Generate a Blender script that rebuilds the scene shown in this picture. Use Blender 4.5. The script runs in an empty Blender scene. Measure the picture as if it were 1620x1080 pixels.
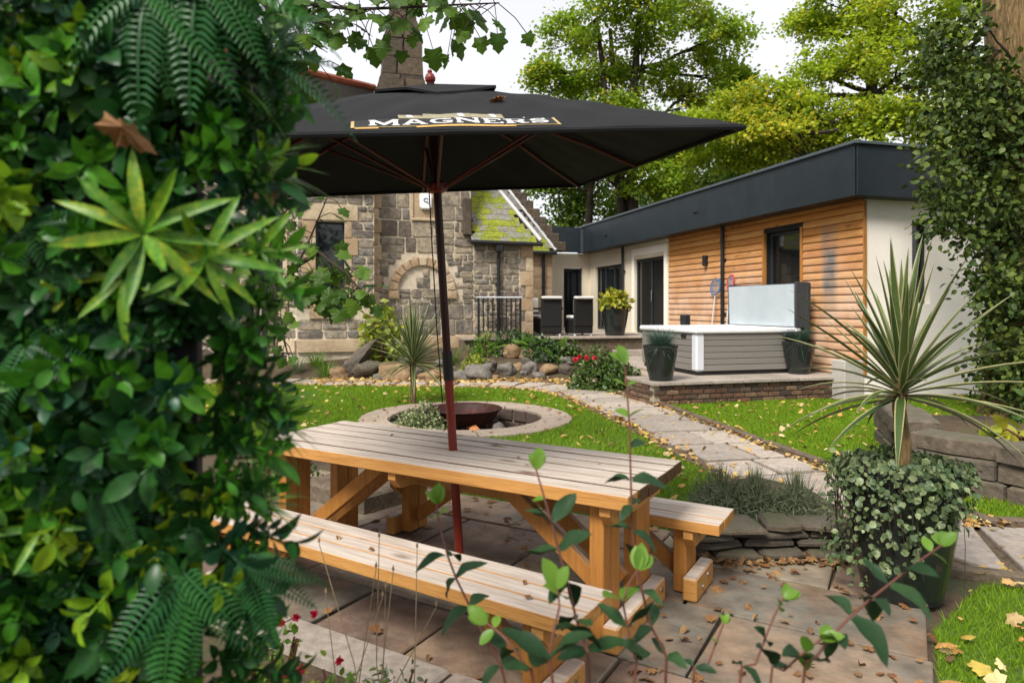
import bpy, math, random
import numpy as np
from mathutils import Vector, Matrix
random.seed(11); rng = np.random.default_rng(11)
R = math.radians; U = random.uniform; PI = math.pi
S = bpy.context.scene
col = S.collection

# ------------------------------------------------------------------ camera
F = 1060.0; CX = 810.0; HY = 485.0; CAMH = 1.55      # focal length, centre column, horizon row (photo pixels), eye height (m)
cam = bpy.data.cameras.new('camera'); camo = bpy.data.objects.new('camera', cam); col.objects.link(camo)
camo.location = (0, 0, CAMH); camo.rotation_euler = (R(90), 0, 0)
cam.sensor_width = 36; cam.lens = 36 * F / 1620; cam.shift_y = -(540 - HY) / 1620
cam.clip_start = 0.05; cam.clip_end = 1000
cam.dof.use_dof = True; cam.dof.focus_distance = 4.6; cam.dof.aperture_fstop = 3.2
S.camera = camo

# ------------------------------------------------------------------ light: overcast sky + soft sun
SUN_EL = R(48); SUN_AZ = R(214)      # azimuth clockwise from +Y: behind the camera, a little left
w = bpy.data.worlds.new('World'); S.world = w; w.use_nodes = True
nt = w.node_tree; nt.nodes.clear()
wo = nt.nodes.new('ShaderNodeOutputWorld')
sky = nt.nodes.new('ShaderNodeTexSky'); sky.sky_type = 'NISHITA'; sky.sun_disc = False
sky.sun_elevation = SUN_EL; sky.sun_rotation = SUN_AZ
b1 = nt.nodes.new('ShaderNodeBackground'); b1.inputs[1].default_value = 0.06
b2 = nt.nodes.new('ShaderNodeBackground'); b2.inputs[1].default_value = 0.31
tc = nt.nodes.new('ShaderNodeTexCoord'); mp = nt.nodes.new('ShaderNodeMapping'); mp.inputs['Scale'].default_value = (1, 1, 2.5)
nz = nt.nodes.new('ShaderNodeTexNoise'); nz.inputs['Scale'].default_value = 1.6; nz.inputs['Detail'].default_value = 4
cr = nt.nodes.new('ShaderNodeValToRGB')
cr.color_ramp.elements[0].position = .3; cr.color_ramp.elements[0].color = (.86, .84, .88, 1)
cr.color_ramp.elements[1].position = .7; cr.color_ramp.elements[1].color = (1.0, .985, 1.0, 1)
L = nt.links.new
L(tc.outputs['Generated'], mp.inputs[0]); L(mp.outputs[0], nz.inputs['Vector']); L(nz.outputs[0], cr.inputs[0]); L(cr.outputs[0], b2.inputs[0])
L(sky.outputs[0], b1.inputs[0])
mx = nt.nodes.new('ShaderNodeMixShader'); mx.inputs[0].default_value = .86
L(b1.outputs[0], mx.inputs[1]); L(b2.outputs[0], mx.inputs[2]); L(mx.outputs[0], wo.inputs[0])
sl = bpy.data.lights.new('sun', 'SUN'); sl.energy = 1.5; sl.angle = R(20); sl.color = (1, .95, .87)
so = bpy.data.objects.new('sun', sl); col.objects.link(so)
sd = Vector((math.sin(SUN_AZ) * math.cos(SUN_EL), math.cos(SUN_AZ) * math.cos(SUN_EL), math.sin(SUN_EL)))
so.rotation_euler = (-sd).to_track_quat('-Z', 'Y').to_euler(); so.location = sd * 60
vs = S.view_settings; vs.view_transform = 'Standard'; vs.look = 'None'; vs.gamma = 1; vs.use_curve_mapping = False; vs.exposure = 1.88

# ------------------------------------------------------------------ helpers
def G(px, py, h=0.0):                                   # photo pixel -> point on the level h
    z = F * (CAMH - h) / (py - HY); return Vector(((px - CX) * z / F, z, h))
def D(px, py, z):                                       # photo pixel at a known distance
    return Vector(((px - CX) * z / F, z, CAMH - (py - HY) * z / F))
def smooth(a, b, x):
    t = min(1, max(0, (x - a) / (b - a))); return t * t * (3 - 2 * t)
def terrain(x, y):                                      # level garden, bank rising to the cottage
    h = .55 * smooth(13.8, 16.2, y + .2 * x * 0) * (1 - smooth(1.2, 3.0, x))
    return h
def T(px, py):                                          # photo pixel -> terrain
    z = 2.0
    while z < 60:
        p = D(px, py, z)
        if p.z <= terrain(p.x, p.y): return p
        z += .02
    return G(px, max(py, HY + 5))

class MB:
    def __init__(s): s.V = []; s.F = []
    def add(s, V, Fc, M=None):
        o = len(s.V)
        s.V += [tuple(M @ Vector(v)) for v in V] if M is not None else [tuple(v) for v in V]
        s.F += [tuple(i + o for i in f) for f in Fc]; return s
    def box(s, c, d, ch=.004, M=None):
        V, Fc = cbox(d, ch)
        return s.add([(v[0] + c[0], v[1] + c[1], v[2] + c[2]) for v in V], Fc, M)
    def tube(s, P, rad, n=8, caps=True, M=None):
        P = [Vector(p) for p in P]; k = len(P)
        if not hasattr(rad, '__len__'): rad = [rad] * k
        V = []; Fc = []; ref = None
        for i, p in enumerate(P):
            t = (P[min(i + 1, k - 1)] - P[max(i - 1, 0)]).normalized()
            if ref is None: ref = t.orthogonal().normalized()
            a = (ref - t * ref.dot(t))
            a = a.normalized() if a.length > 1e-5 else t.orthogonal().normalized()
            ref = a; b = t.cross(a)
            for j in range(n):
                q = 2 * PI * j / n; V.append(p + (a * math.cos(q) + b * math.sin(q)) * rad[i])
        for i in range(k - 1):
            for j in range(n):
                Fc.append((i * n + j, i * n + (j + 1) % n, (i + 1) * n + (j + 1) % n, (i + 1) * n + j))
        if caps: Fc.append(tuple(range(n - 1, -1, -1))); Fc.append(tuple(range((k - 1) * n, k * n)))
        return s.add(V, Fc, M)
    def lathe(s, prof, n=24, c=(0, 0, 0), M=None):      # prof: (radius, z) from bottom to top
        V = []; Fc = []
        for r, z in prof:
            for j in range(n): V.append((c[0] + r * math.cos(2 * PI * j / n), c[1] + r * math.sin(2 * PI * j / n), c[2] + z))
        for i in range(len(prof) - 1):
            for j in range(n): Fc.append((i * n + j, i * n + (j + 1) % n, (i + 1) * n + (j + 1) % n, (i + 1) * n + j))
        Fc.append(tuple(range(n - 1, -1, -1))); Fc.append(tuple(range((len(prof) - 1) * n, len(prof) * n)))
        return s.add(V, Fc, M)
    def slab(s, poly, z0, z1, ch=.01, M=None, jit=0.0):  # prism over a 2D polygon, upper edge chamfered
        n = len(poly); cx = sum(p[0] for p in poly) / n; cy = sum(p[1] for p in poly) / n
        def ins(p, d):
            v = Vector((p[0] - cx, p[1] - cy)); l = v.length or 1; return (p[0] - v.x / l * d * 1.3, p[1] - v.y / l * d * 1.3)
        V = [(p[0], p[1], z0) for p in poly] + [(p[0], p[1], z1 - ch) for p in poly]
        V += [(*ins(p, ch), z1 + U(-jit, jit)) for p in poly]
        Fc = [tuple(range(n - 1, -1, -1))]
        for k in (0, n):
            for i in range(n): Fc.append((k + i, k + (i + 1) % n, k + n + (i + 1) % n, k + n + i))
        V.append((cx, cy, z1 + jit)); 
        for i in range(n): Fc.append((2 * n + i, 2 * n + (i + 1) % n, 3 * n))
        return s.add(V, Fc, M)
    def mesh(s, name, smooth=False):
        me = bpy.data.meshes.new(name); me.from_pydata(s.V, [], s.F)
        if smooth: me.polygons.foreach_set('use_smooth', [True] * len(me.polygons))
        return me
    def build(s, name, m, parent=None, smooth=False):
        me = s.mesh(name, smooth); me.materials.append(m); return link(name, me, parent)

_cb = {}
def cbox(d, ch):
    h = [x / 2 for x in d]; ch = min(ch, min(h) * .8); V = []; idx = {}
    for sx in (-1, 1):
        for sy in (-1, 1):
            for sz in (-1, 1):
                for k in range(3):
                    sg = (sx, sy, sz); idx[sg, k] = len(V)
                    V.append(tuple(sg[a] * (h[a] if a == k else h[a] - ch) for a in range(3)))
    if 'F' not in _cb:
        Fc = []
        for k in range(3):
            a, b = [x for x in range(3) if x != k]
            for s_ in (-1, 1):
                q = []
                for (x, y) in ((-1, -1), (1, -1), (1, 1), (-1, 1)):
                    g = [0, 0, 0]; g[k] = s_; g[a] = x; g[b] = y; q.append(idx[tuple(g), k])
                Fc.append(q)
        for k in range(3):                                # edges parallel to axis k
            a, b = [x for x in range(3) if x != k]
            for x in (-1, 1):
                for y in (-1, 1):
                    g0 = [0, 0, 0]; g1 = [0, 0, 0]
                    g0[k] = -1; g1[k] = 1
                    for g in (g0, g1): g[a] = x; g[b] = y
                    Fc.append([idx[tuple(g0), a], idx[tuple(g1), a], idx[tuple(g1), b], idx[tuple(g0), b]])
        for sx in (-1, 1):
            for sy in (-1, 1):
                for sz in (-1, 1): Fc.append([idx[(sx, sy, sz), k] for k in range(3)])
        cu = []
        for sx in (-1, 1):
            for sy in (-1, 1):
                for sz in (-1, 1):
                    for k in range(3): cu.append(Vector([(sx, sy, sz)[a] * (1 if a == k else .7) for a in range(3)]))
        out = []
        for f in Fc:
            c = sum((cu[i] for i in f), Vector()) / len(f); n = (cu[f[1]] - cu[f[0]]).cross(cu[f[2]] - cu[f[0]])
            out.append(tuple(f) if n.dot(c) > 0 else tuple(reversed(f)))
        _cb['F'] = out
    return V, _cb['F']

def link(name, me, parent=None):
    o = bpy.data.objects.new(name, me); col.objects.link(o)
    if parent is not None: o.parent = parent
    return o
def inst(name, me, M, parent=None):                      # another object on shared mesh data
    o = link(name, me, parent); o.matrix_local = M; return o
def tag(o, label, cat, group=None):
    o['label'] = label; o['category'] = cat
    if group: o['group'] = group
    return o
def thing(name, label, cat, loc=(0, 0, 0), rz=0, group=None):
    o = bpy.data.objects.new(name, None); col.objects.link(o); o.empty_display_size = .1
    o.location = loc; o.rotation_euler = (0, 0, rz); return tag(o, label, cat, group)
def struct(o): o['kind'] = 'structure'; return o
def stuff(o): o['kind'] = 'stuff'; return o
def frame(x, y, z, o):                                   # matrix from axes and origin
    return Matrix(((x[0], y[0], z[0], o[0]), (x[1], y[1], z[1], o[1]), (x[2], y[2], z[2], o[2]), (0, 0, 0, 1)))
def TRS(loc, rot=(0, 0, 0), sc=1):
    from mathutils import Euler
    s = Matrix.Diagonal((*((sc,) * 3 if not hasattr(sc, '__len__') else sc), 1))
    return Matrix.Translation(loc) @ Euler(rot).to_matrix().to_4x4() @ s

# ---- numpy leaf clouds
def mesh_np(name, V, Fc, m, parent=None, smooth=False):
    V = np.asarray(V, np.float32).reshape(-1, 3); Fc = np.asarray(Fc, np.int32)
    me = bpy.data.meshes.new(name); n, k = Fc.shape
    me.vertices.add(len(V)); me.vertices.foreach_set('co', V.ravel())
    me.loops.add(n * k); me.loops.foreach_set('vertex_index', Fc.ravel())
    me.polygons.add(n); me.polygons.foreach_set('loop_start', np.arange(0, n * k, k, dtype=np.int32))
    if smooth: me.polygons.foreach_set('use_smooth', np.ones(n, bool))
    me.update(calc_edges=True); me.validate()
    if m: me.materials.append(m)
    return link(name, me, parent)
def unit(a): return a / np.maximum(np.linalg.norm(a, axis=-1, keepdims=True), 1e-9)
def orient(dirs, nrm):                                   # leaf frames: x along the leaf, z its upper side
    x = unit(dirs); y = unit(np.cross(nrm, x)); z = np.cross(x, y); return np.stack([x, y, z], -1)
def cloud(tpl, P, Rm, sc):
    V, Fc = tpl; V = np.asarray(V, float); Fc = np.asarray(Fc); n = len(P); k = len(V)
    W = np.einsum('nij,kj->nki', Rm, V) * np.asarray(sc, float).reshape(n, 1, 1) + np.asarray(P)[:, None, :]
    return W.reshape(-1, 3), (Fc[None] + (np.arange(n) * k)[:, None, None]).reshape(-1, Fc.shape[1])
def rdir(n): return unit(rng.normal(size=(n, 3)))
# templates (unit length along x)
def t_oval(w=.5, bend=.25, fold=.12):
    xs = [0, .25, .6, 1]; ws = [.03, .42, .45, .0]
    V = []; 
    for x, q in zip(xs, ws):
        z = -bend * x * x
        V += [(x, -q * w, z + fold * q * w * 2), (x, 0, z), (x, q * w, z + fold * q * w * 2)]
    Fc = []
    for i in range(3):
        for j in range(2):
            a = i * 3 + j; Fc += [(a, a + 3, a + 4), (a, a + 4, a + 1)]
    return V, Fc
def t_diamond(w=.6, bend=.15):
    return [(0, 0, 0), (.45, -w / 2, .03), (1, 0, -bend), (.45, w / 2, .03)], [(0, 1, 2), (0, 2, 3)]
def t_maple(curl=.12, lob=1.0):
    pts = [(0, 0), (-.05, -.2), (-.1, -.40), (.10, -.45), (.2, -.42), (.30, -.62), (.42, -.64), (.50, -.46), (.58, -.32), (.74, -.34), (.82, -.20), (1, 0)]
    full = pts + [(x, -y) for x, y in reversed(pts[1:-1])]
    V = [(x, y * lob, -curl * (x * x) - curl * 1.6 * abs(y) ** 1.5 * (1 if i % 2 else .3)) for i, (x, y) in enumerate(full)] + [(.38, 0, .03)]
    n = len(full); return V, [(i, (i + 1) % n, n) for i in range(n)]
def t_blade(w=.05, bend=.3, seg=4):
    V = []; Fc = []
    for i in range(seg + 1):
        t = i / seg; q = w * (1 - t ** 2.2) * (.6 + .4 * min(1, t * 3)) / 2; V += [(t, -q, -bend * t * t), (t, q, -bend * t * t)]
    for i in range(seg): a = 2 * i; Fc += [(a, a + 2, a + 3), (a, a + 3, a + 1)]
    return V, Fc
def t_lance(w=.2, bend=.3, fold=.25, seg=6):
    V = []; Fc = []
    for i in range(seg + 1):
        t = i / seg; q = w / 2 * (math.sin(PI * min(1, (t * .93 + .07))) ** .75 if t < 1 else 0); z = -bend * t * t
        V += [(t, -q, z + fold * q), (t, 0, z), (t, q, z + fold * q)]
    for i in range(seg):
        for j in range(2): a = i * 3 + j; Fc += [(a, a + 3, a + 4), (a, a + 4, a + 1)]
    return V, Fc
def t_frond(pairs=18, wid=.32, bend=.5):
    V = []; Fc = []
    def pt(t): return np.array([t * (1 - .15 * bend * t), 0, -bend * t * t])
    for i in range(pairs):                                # rachis
        a, b = pt(i / pairs), pt((i + 1) / pairs); r = .008
        o = len(V); V += [a + [0, -r, 0], a + [0, r, 0], b + [0, r, 0], b + [0, -r, 0]]; Fc += [(o, o + 1, o + 2), (o, o + 2, o + 3)]
    for i in range(pairs):
        t = .06 + .92 * i / pairs; c = pt(t); l = wid / 2 * math.sin(PI * (.12 + .86 * t) ** .8) ** .8 if t < .98 else .02
        l = max(l, .02); ww = .42 / pairs
        for sg in (-1, 1):
            o = len(V)
            V += [c, c + [ww * .9, sg * l * .45, .01], c + [l * .35, sg * l, -.25 * l], c + [-ww * .75, sg * l * .45, .01]]
            Fc += [(o, o + 1, o + 2), (o, o + 2, o + 3)]
    return [tuple(v) for v in V], Fc

# ------------------------------------------------------------------ materials
def pm(name, cols, mode='noise', scale=4, rough=.7, fine=.25, fscale=40, bump=0.0, bscale=60, spec=.3, transl=0.0,
       stretch=(1, 1, 1), metal=0, top=None, mixobj=.7, coat=0, detail=5, pos=None, knots=0):
    m = bpy.data.materials.new(name); m.use_nodes = True; n = m.node_tree.nodes; l = m.node_tree.links.new
    b = n['Principled BSDF']; out = n['Material Output']
    b.inputs['Roughness'].default_value = rough; b.inputs['Metallic'].default_value = metal
    b.inputs['Specular IOR Level'].default_value = spec; b.inputs['Coat Weight'].default_value = coat
    tcn = n.new('ShaderNodeTexCoord'); mpn = n.new('ShaderNodeMapping'); mpn.inputs['Scale'].default_value = stretch
    oi = n.new('ShaderNodeObjectInfo')
    l(tcn.outputs['Object'], mpn.inputs['Vector'])
    add = n.new('ShaderNodeVectorMath'); add.operation = 'ADD'; l(mpn.outputs[0], add.inputs[0])
    sc_ = n.new('ShaderNodeVectorMath'); sc_.operation = 'SCALE'; sc_.inputs[0].default_value = (37, 19, 53); l(oi.outputs['Random'], sc_.inputs['Scale']); l(sc_.outputs[0], add.inputs[1])
    vec = add.outputs[0]
    def noise(s, d=detail):
        t = n.new('ShaderNodeTexNoise'); t.inputs['Scale'].default_value = s; t.inputs['Detail'].default_value = d; t.inputs['Roughness'].default_value = .62
        l(vec, t.inputs['Vector']); return t.outputs[0]
    def math_(op, a, b_):
        t = n.new('ShaderNodeMath'); t.operation = op
        for i, x in enumerate((a, b_)):
            if isinstance(x, (int, float)): t.inputs[i].default_value = x
            else: l(x, t.inputs[i])
        return t.outputs[0]
    base = noise(scale)
    mr = n.new('ShaderNodeMapRange'); mr.inputs[1].default_value = .3; mr.inputs[2].default_value = .7; l(base, mr.inputs[0]); base = mr.outputs[0]
    if mode == 'noise': fac = base
    else:
        if mode == 'object': rnd = oi.outputs['Random']
        else: rnd = n.new('ShaderNodeNewGeometry').outputs['Random Per Island']
        fac = math_('ADD', math_('MULTIPLY', rnd, mixobj), math_('MULTIPLY', base, 1 - mixobj))
    ramp = n.new('ShaderNodeValToRGB'); e = ramp.color_ramp.elements
    k = len(cols)
    for i, c in enumerate(cols):
        p = pos[i] if pos else i / max(1, k - 1)
        el = e[i] if i < 2 else e.new(p)
        el.position = p; el.color = (*c, 1)
    l(fac, ramp.inputs[0]); colr = ramp.outputs[0]
    if fine:
        fn = noise(fscale, 6); mr2 = n.new('ShaderNodeMapRange'); mr2.inputs[1].default_value = .25; mr2.inputs[2].default_value = .75
        mr2.inputs[3].default_value = 1 - fine; mr2.inputs[4].default_value = 1 + fine; l(fn, mr2.inputs[0])
        mul = n.new('ShaderNodeMix'); mul.data_type = 'RGBA'; mul.blend_type = 'MULTIPLY'; mul.inputs['Factor'].default_value = 1
        cmb = n.new('ShaderNodeCombineColor')
        for i in range(3): l(mr2.outputs[0], cmb.inputs[i])
        l(colr, mul.inputs['A']); l(cmb.outputs[0], mul.inputs['B']); colr = mul.outputs['Result']
    if top:                                               # bleached / mossy upper faces: (colours, low, high, noise scale)
        tcols, lo, hi, ts = top
        geo = n.new('ShaderNodeNewGeometry'); sx = n.new('ShaderNodeSeparateXYZ'); l(geo.outputs['Normal'], sx.inputs[0])
        m3 = n.new('ShaderNodeMapRange'); m3.inputs[1].default_value = lo; m3.inputs[2].default_value = hi; l(sx.outputs['Z'], m3.inputs[0])
        tn = noise(ts, 5); rr = n.new('ShaderNodeValToRGB'); rr.color_ramp.elements[0].color = (*tcols[0], 1); rr.color_ramp.elements[1].color = (*tcols[1], 1)
        rr.color_ramp.elements[0].position = .35; rr.color_ramp.elements[1].position = .65; l(tn, rr.inputs[0])
        mm = n.new('ShaderNodeMix'); mm.data_type = 'RGBA'; l(m3.outputs[0], mm.inputs['Factor']); l(colr, mm.inputs['A']); l(rr.outputs[0], mm.inputs['B']); colr = mm.outputs['Result']
    if knots:                                             # dark knots in timber
        vo = n.new('ShaderNodeTexVoronoi'); vo.inputs['Scale'].default_value = knots; vm = n.new('ShaderNodeMapping'); vm.inputs['Scale'].default_value = tuple(1.0 if s_ > 5 else .38 for s_ in stretch)
        ad2 = n.new('ShaderNodeVectorMath'); ad2.operation = 'ADD'; l(tcn.outputs['Object'], vm.inputs[0]); l(vm.outputs[0], ad2.inputs[0]); l(sc_.outputs[0], ad2.inputs[1]); l(ad2.outputs[0], vo.inputs['Vector'])
        km = n.new('ShaderNodeMapRange'); km.inputs[1].default_value = .16; km.inputs[2].default_value = .05; km.inputs[4].default_value = .8; l(vo.outputs['Distance'], km.inputs[0])
        kx = n.new('ShaderNodeMix'); kx.data_type = 'RGBA'; l(km.outputs[0], kx.inputs['Factor']); l(colr, kx.inputs['A']); kx.inputs['B'].default_value = (.11, .045, .015, 1); colr = kx.outputs['Result']
    l(colr, b.inputs['Base Color'])
    if bump:
        bn = n.new('ShaderNodeBump'); bn.inputs['Strength'].default_value = bump; bn.inputs['Distance'].default_value = .02
        l(noise(bscale, 6), bn.inputs['Height']); l(bn.outputs[0], b.inputs['Normal'])
    if transl:
        tr = n.new('ShaderNodeBsdfTranslucent'); l(colr, tr.inputs[0]); ms = n.new('ShaderNodeMixShader'); ms.inputs[0].default_value = transl
        l(b.outputs[0], ms.inputs[1]); l(tr.outputs[0], ms.inputs[2]); l(ms.outputs[0], out.inputs[0])
    return m
def leaf(name, cols, rough=.45, transl=.25, spec=.4, **k):
    return pm(name, cols, mode='island', mixobj=k.pop('mixobj', .75), scale=k.pop('scale', .8), rough=rough, fine=.2, fscale=25, transl=transl, spec=spec, **k)

M = {}
M['soil'] = pm('soil', [(.035, .022, .013), (.08, .055, .032), (.05, .06, .025)], scale=2.5, rough=.95, bump=.6, bscale=30)
M['turf'] = pm('turf', [(.035, .075, .012), (.07, .13, .018), (.06, .09, .02)], scale=1.2, rough=.95, bump=.5, bscale=60)
M['gravel'] = pm('gravel', [(0.07, 0.049, 0.0315), (0.154, 0.112, 0.07), (0.049, 0.035, 0.021)], scale=14, rough=.95, fine=.5, fscale=120, bump=.8, bscale=90)
M['grass'] = leaf('grass', [(0.056, 0.1456, 0.00784), (0.1344, 0.2688, 0.0112), (0.224, 0.336, 0.01568), (0.1008, 0.2128, 0.0112), (0.2464, 0.2688, 0.0336)], rough=.6, transl=.35, scale=1.1, spec=.2, mixobj=.5)
M['flag'] = pm('flag', [(0.208, 0.124, 0.068), (0.136, 0.124, 0.1), (0.24, 0.168, 0.112), (0.136, 0.092, 0.072), (0.224, 0.188, 0.136), (0.16, 0.104, 0.068)], mode='object', mixobj=.72, scale=2.2, rough=.75, fine=.42, fscale=7, bump=.5, bscale=16)
M['pathflag'] = pm('pathflag', [(0.3232, 0.2693, 0.2244), (0.377, 0.3232, 0.2693), (0.2693, 0.2334, 0.1975), (0.377, 0.2962, 0.2334)], mode='object', mixobj=.7, scale=2, rough=.8, fine=.3, fscale=18, bump=.35, bscale=25)
M['ringstone'] = pm('ringstone', [(0.3, 0.2325, 0.18), (0.345, 0.285, 0.225), (0.27, 0.195, 0.1425)], mode='object', mixobj=.6, scale=3, rough=.85, fine=.25, fscale=25, bump=.4, bscale=35)
M['kerb'] = pm('kerb', [(0.08, 0.056, 0.036), (0.136, 0.104, 0.072), (0.072, 0.064, 0.04)], scale=5, rough=.9, fine=.35, fscale=30, bump=.6, bscale=30)
M['rubble'] = pm('rubble', [(.065, .052, .042), (.14, .115, .09), (.24, .20, .15), (.10, .09, .08), (.33, .27, .19), (.17, .155, .135), (.085, .07, .055)], mode='object', mixobj=.78, scale=3.5, rough=.92, fine=.5, fscale=13, bump=.9, bscale=20)
M['ashlar'] = pm('ashlar', [(0.378, 0.279, 0.171), (0.45, 0.36, 0.243), (0.324, 0.225, 0.135), (0.423, 0.306, 0.18)], mode='object', mixobj=.6, scale=1.4, rough=.88, fine=.22, fscale=12, bump=.3, bscale=30)
M['mortar'] = pm('mortar', [(0.432, 0.36, 0.264), (0.552, 0.474, 0.36), (0.36, 0.3, 0.216)], scale=3, rough=.95, fine=.25, bump=.6, bscale=40)
M['chimney'] = pm('chimney', [(0.04284, 0.03366, 0.0257), (0.07956, 0.0612, 0.04284), (0.1102, 0.07956, 0.04896)], mode='object', mixobj=.55, scale=2, rough=.9, fine=.45, fscale=9, bump=.6, bscale=18)
M['farstone'] = pm('farstone', [(.12, .095, .07), (.26, .21, .15), (.17, .14, .10)], scale=2.4, rough=.9, fine=.3, bump=.5, bscale=12)
M['slate'] = pm('slate', [(0.104, 0.1, 0.096), (0.176, 0.168, 0.152), (0.136, 0.128, 0.12), (0.2, 0.176, 0.16)], mode='object', mixobj=.8, scale=4, rough=.75, fine=.3, fscale=20, bump=.3)
M['mossslate'] = pm('mossslate', [(.13, .125, .115), (.22, .21, .18), (.15, .18, .022), (.24, .26, .025), (.10, .135, .015)], mode='object', mixobj=.5, scale=6, rough=.92, fine=.5, fscale=25, bump=.9, bscale=40, pos=[0, .40, .50, .70, 1])
M['lead'] = pm('lead', [(.42, .42, .42), (.52, .52, .5)], scale=5, rough=.6)
M['redtile'] = pm('redtile', [(.22, .055, .03), (.30, .09, .05)], scale=5, rough=.8)
M['boulder'] = pm('boulder', [(0.144, 0.1116, 0.0828), (0.216, 0.1728, 0.1296), (0.1152, 0.1008, 0.0864), (0.2448, 0.1584, 0.0864), (0.1944, 0.1728, 0.144)], mode='object', mixobj=.75, scale=3, rough=.88, fine=.35, fscale=14, bump=.6, bscale=18)
M['darkrock'] = pm('darkrock', [(0.055, 0.044, 0.0341), (0.0935, 0.077, 0.0605), (0.121, 0.0935, 0.066), (0.066, 0.0605, 0.055)], mode='object', mixobj=.6, scale=5, rough=.85, fine=.45, fscale=14, bump=.8, bscale=20, top=([(.12, .10, .08), (.085, .085, .045)], .5, .95, 5))
M['brick'] = pm('brick', [(.06, .032, .022), (.13, .065, .038), (.05, .038, .03), (.19, .12, .07), (.10, .045, .028)], mode='object', mixobj=.85, scale=8, rough=.9, fine=.45, fscale=30, bump=.7, bscale=50)
M['pitbrick'] = pm('pitbrick', [(.055, .04, .034), (.09, .065, .05), (.045, .038, .034)], mode='object', mixobj=.8, scale=8, rough=.9, fine=.4, fscale=30, bump=.5, bscale=50)
M['jointmortar'] = pm('jointmortar', [(.30, .25, .18), (.40, .34, .26)], scale=6, rough=.95, bump=.4)
wood_top = ([(.40, .33, .265), (.58, .51, .445)], .55, .9, 3)
M['wood'] = pm('wood', [(.33, .145, .036), (.47, .235, .066), (.40, .185, .048)], scale=1.6, stretch=(1, 14, 14), rough=.6, fine=.16, fscale=9, bump=.25, bscale=10, top=wood_top, spec=.25, knots=5)
M['woodgapshade'] = pm('woodgapshade', [(.06, .028, .010), (.09, .045, .016), (.05, .025, .010)], scale=1.6, stretch=(1, 14, 14), rough=.65, fine=.2, fscale=9, bump=.3, bscale=10, top=wood_top, spec=.2, knots=5)  # shade of the plank gaps put into the side colour
M['woodpost'] = pm('woodpost', [(0.2788, 0.1066, 0.02296), (0.3772, 0.164, 0.0369), (0.328, 0.1353, 0.0287)], scale=1.6, stretch=(14, 14, 1), rough=.6, fine=.18, fscale=9, bump=.25, bscale=10, spec=.25, knots=5, top=([(.30, .22, .15), (.38, .29, .21)], .6, .95, 3))
M['steel'] = pm('steel', [(.55, .55, .55), (.7, .7, .7)], rough=.3, metal=1, fine=0)
M['mahogany'] = pm('mahogany', [(.13, .014, .008), (.20, .024, .012)], scale=2, stretch=(12, 12, 1), rough=.4, fine=.2, spec=.35, coat=.1)
M['canopy'] = pm('canopy', [(0.0044, 0.0044, 0.00495), (0.00605, 0.00605, 0.006875)], scale=2, rough=.8, fine=.15, fscale=8, spec=.25, bump=.05, bscale=5)
M['logowhite'] = pm('logowhite', [(0.5625, 0.555, 0.54), (0.6, 0.6, 0.585)], rough=.7, fine=.05)
M['logogold'] = pm('logogold', [(0.385, 0.28, 0.112), (0.434, 0.329, 0.14)], rough=.6, fine=.1)
M['logoorange'] = pm('logoorange', [(.62, .33, .08), (.66, .38, .1)], rough=.6, fine=.1)
M['logotan'] = pm('logotan', [(0.208, 0.184, 0.112), (0.288, 0.264, 0.176)], rough=.7, scale=30, fine=.2)
M['logoblack'] = pm('logoblack', [(.010, .010, .011), (.013, .013, .014)], rough=.7, fine=0)
M['render'] = pm('render', [(0.8039, 0.7388, 0.6518), (0.8691, 0.8148, 0.7388)], scale=1.2, rough=.9, fine=.05, fscale=30, bump=.15, bscale=80)
M['cream'] = pm('cream', [(.62, .55, .42), (.68, .61, .48)], scale=1.2, rough=.9, fine=.06, bump=.15, bscale=80)
M['fascia'] = pm('fascia', [(.010, .016, .020), (.016, .024, .029)], mode='object', mixobj=.4, scale=1.2, rough=.5, fine=.25, fscale=3, spec=.32)
M['flashing'] = pm('flashing', [(0.0525, 0.07, 0.084), (0.063, 0.084, 0.098)], rough=.4, spec=.5, fine=.1)
M['black'] = pm('black', [(.012, .012, .013), (.02, .02, .021)], rough=.4, fine=.1)
M['blackmatt'] = pm('blackmatt', [(.010, .010, .010), (.016, .016, .016)], rough=.8, fine=.1)
M['glass'] = pm('glass', [(.006, .008, .009), (.01, .012, .013)], rough=.04, fine=0, spec=.6)
M['frame'] = pm('frame', [(.02, .024, .028), (.028, .032, .036)], rough=.45, fine=.05)
M['tubpanel'] = pm('tubpanel', [(0.17, 0.1573, 0.1403), (0.2125, 0.1955, 0.1742)], mode='object', mixobj=.5, scale=2, stretch=(1, 1, 14), rough=.6, fine=.1)
M['tubwhite'] = pm('tubwhite', [(.74, .75, .76), (.8, .8, .8)], rough=.3, fine=.03, spec=.5)
M['tubtrim'] = pm('tubtrim', [(.55, .57, .6), (.6, .62, .66)], rough=.4, fine=.03)
M['coverin'] = pm('coverin', [(0.4275, 0.4838, 0.5175), (0.495, 0.5513, 0.5737)], rough=.6, fine=.06, scale=3)
M['coverout'] = pm('coverout', [(.030, .034, .038), (.045, .05, .054)], rough=.6, fine=.2, bump=.2)
M['pot'] = pm('pot', [(.010, .013, .012), (.018, .022, .02)], scale=3, rough=.22, fine=.15, spec=.5)
M['cushion'] = pm('cushion', [(.62, .60, .54), (.70, .68, .62)], rough=.9, fine=.1)
M['rattan'] = pm('rattan', [(0.006, 0.006, 0.006), (0.011, 0.0105, 0.01)], rough=.65, scale=40, fine=.4, fscale=90, bump=.5, bscale=120)
M['rust'] = pm('rust', [(0.056, 0.01, 0.0056), (0.024, 0.008, 0.0056), (0.08, 0.016, 0.008)], scale=5, rough=.6, fine=.3)
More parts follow.
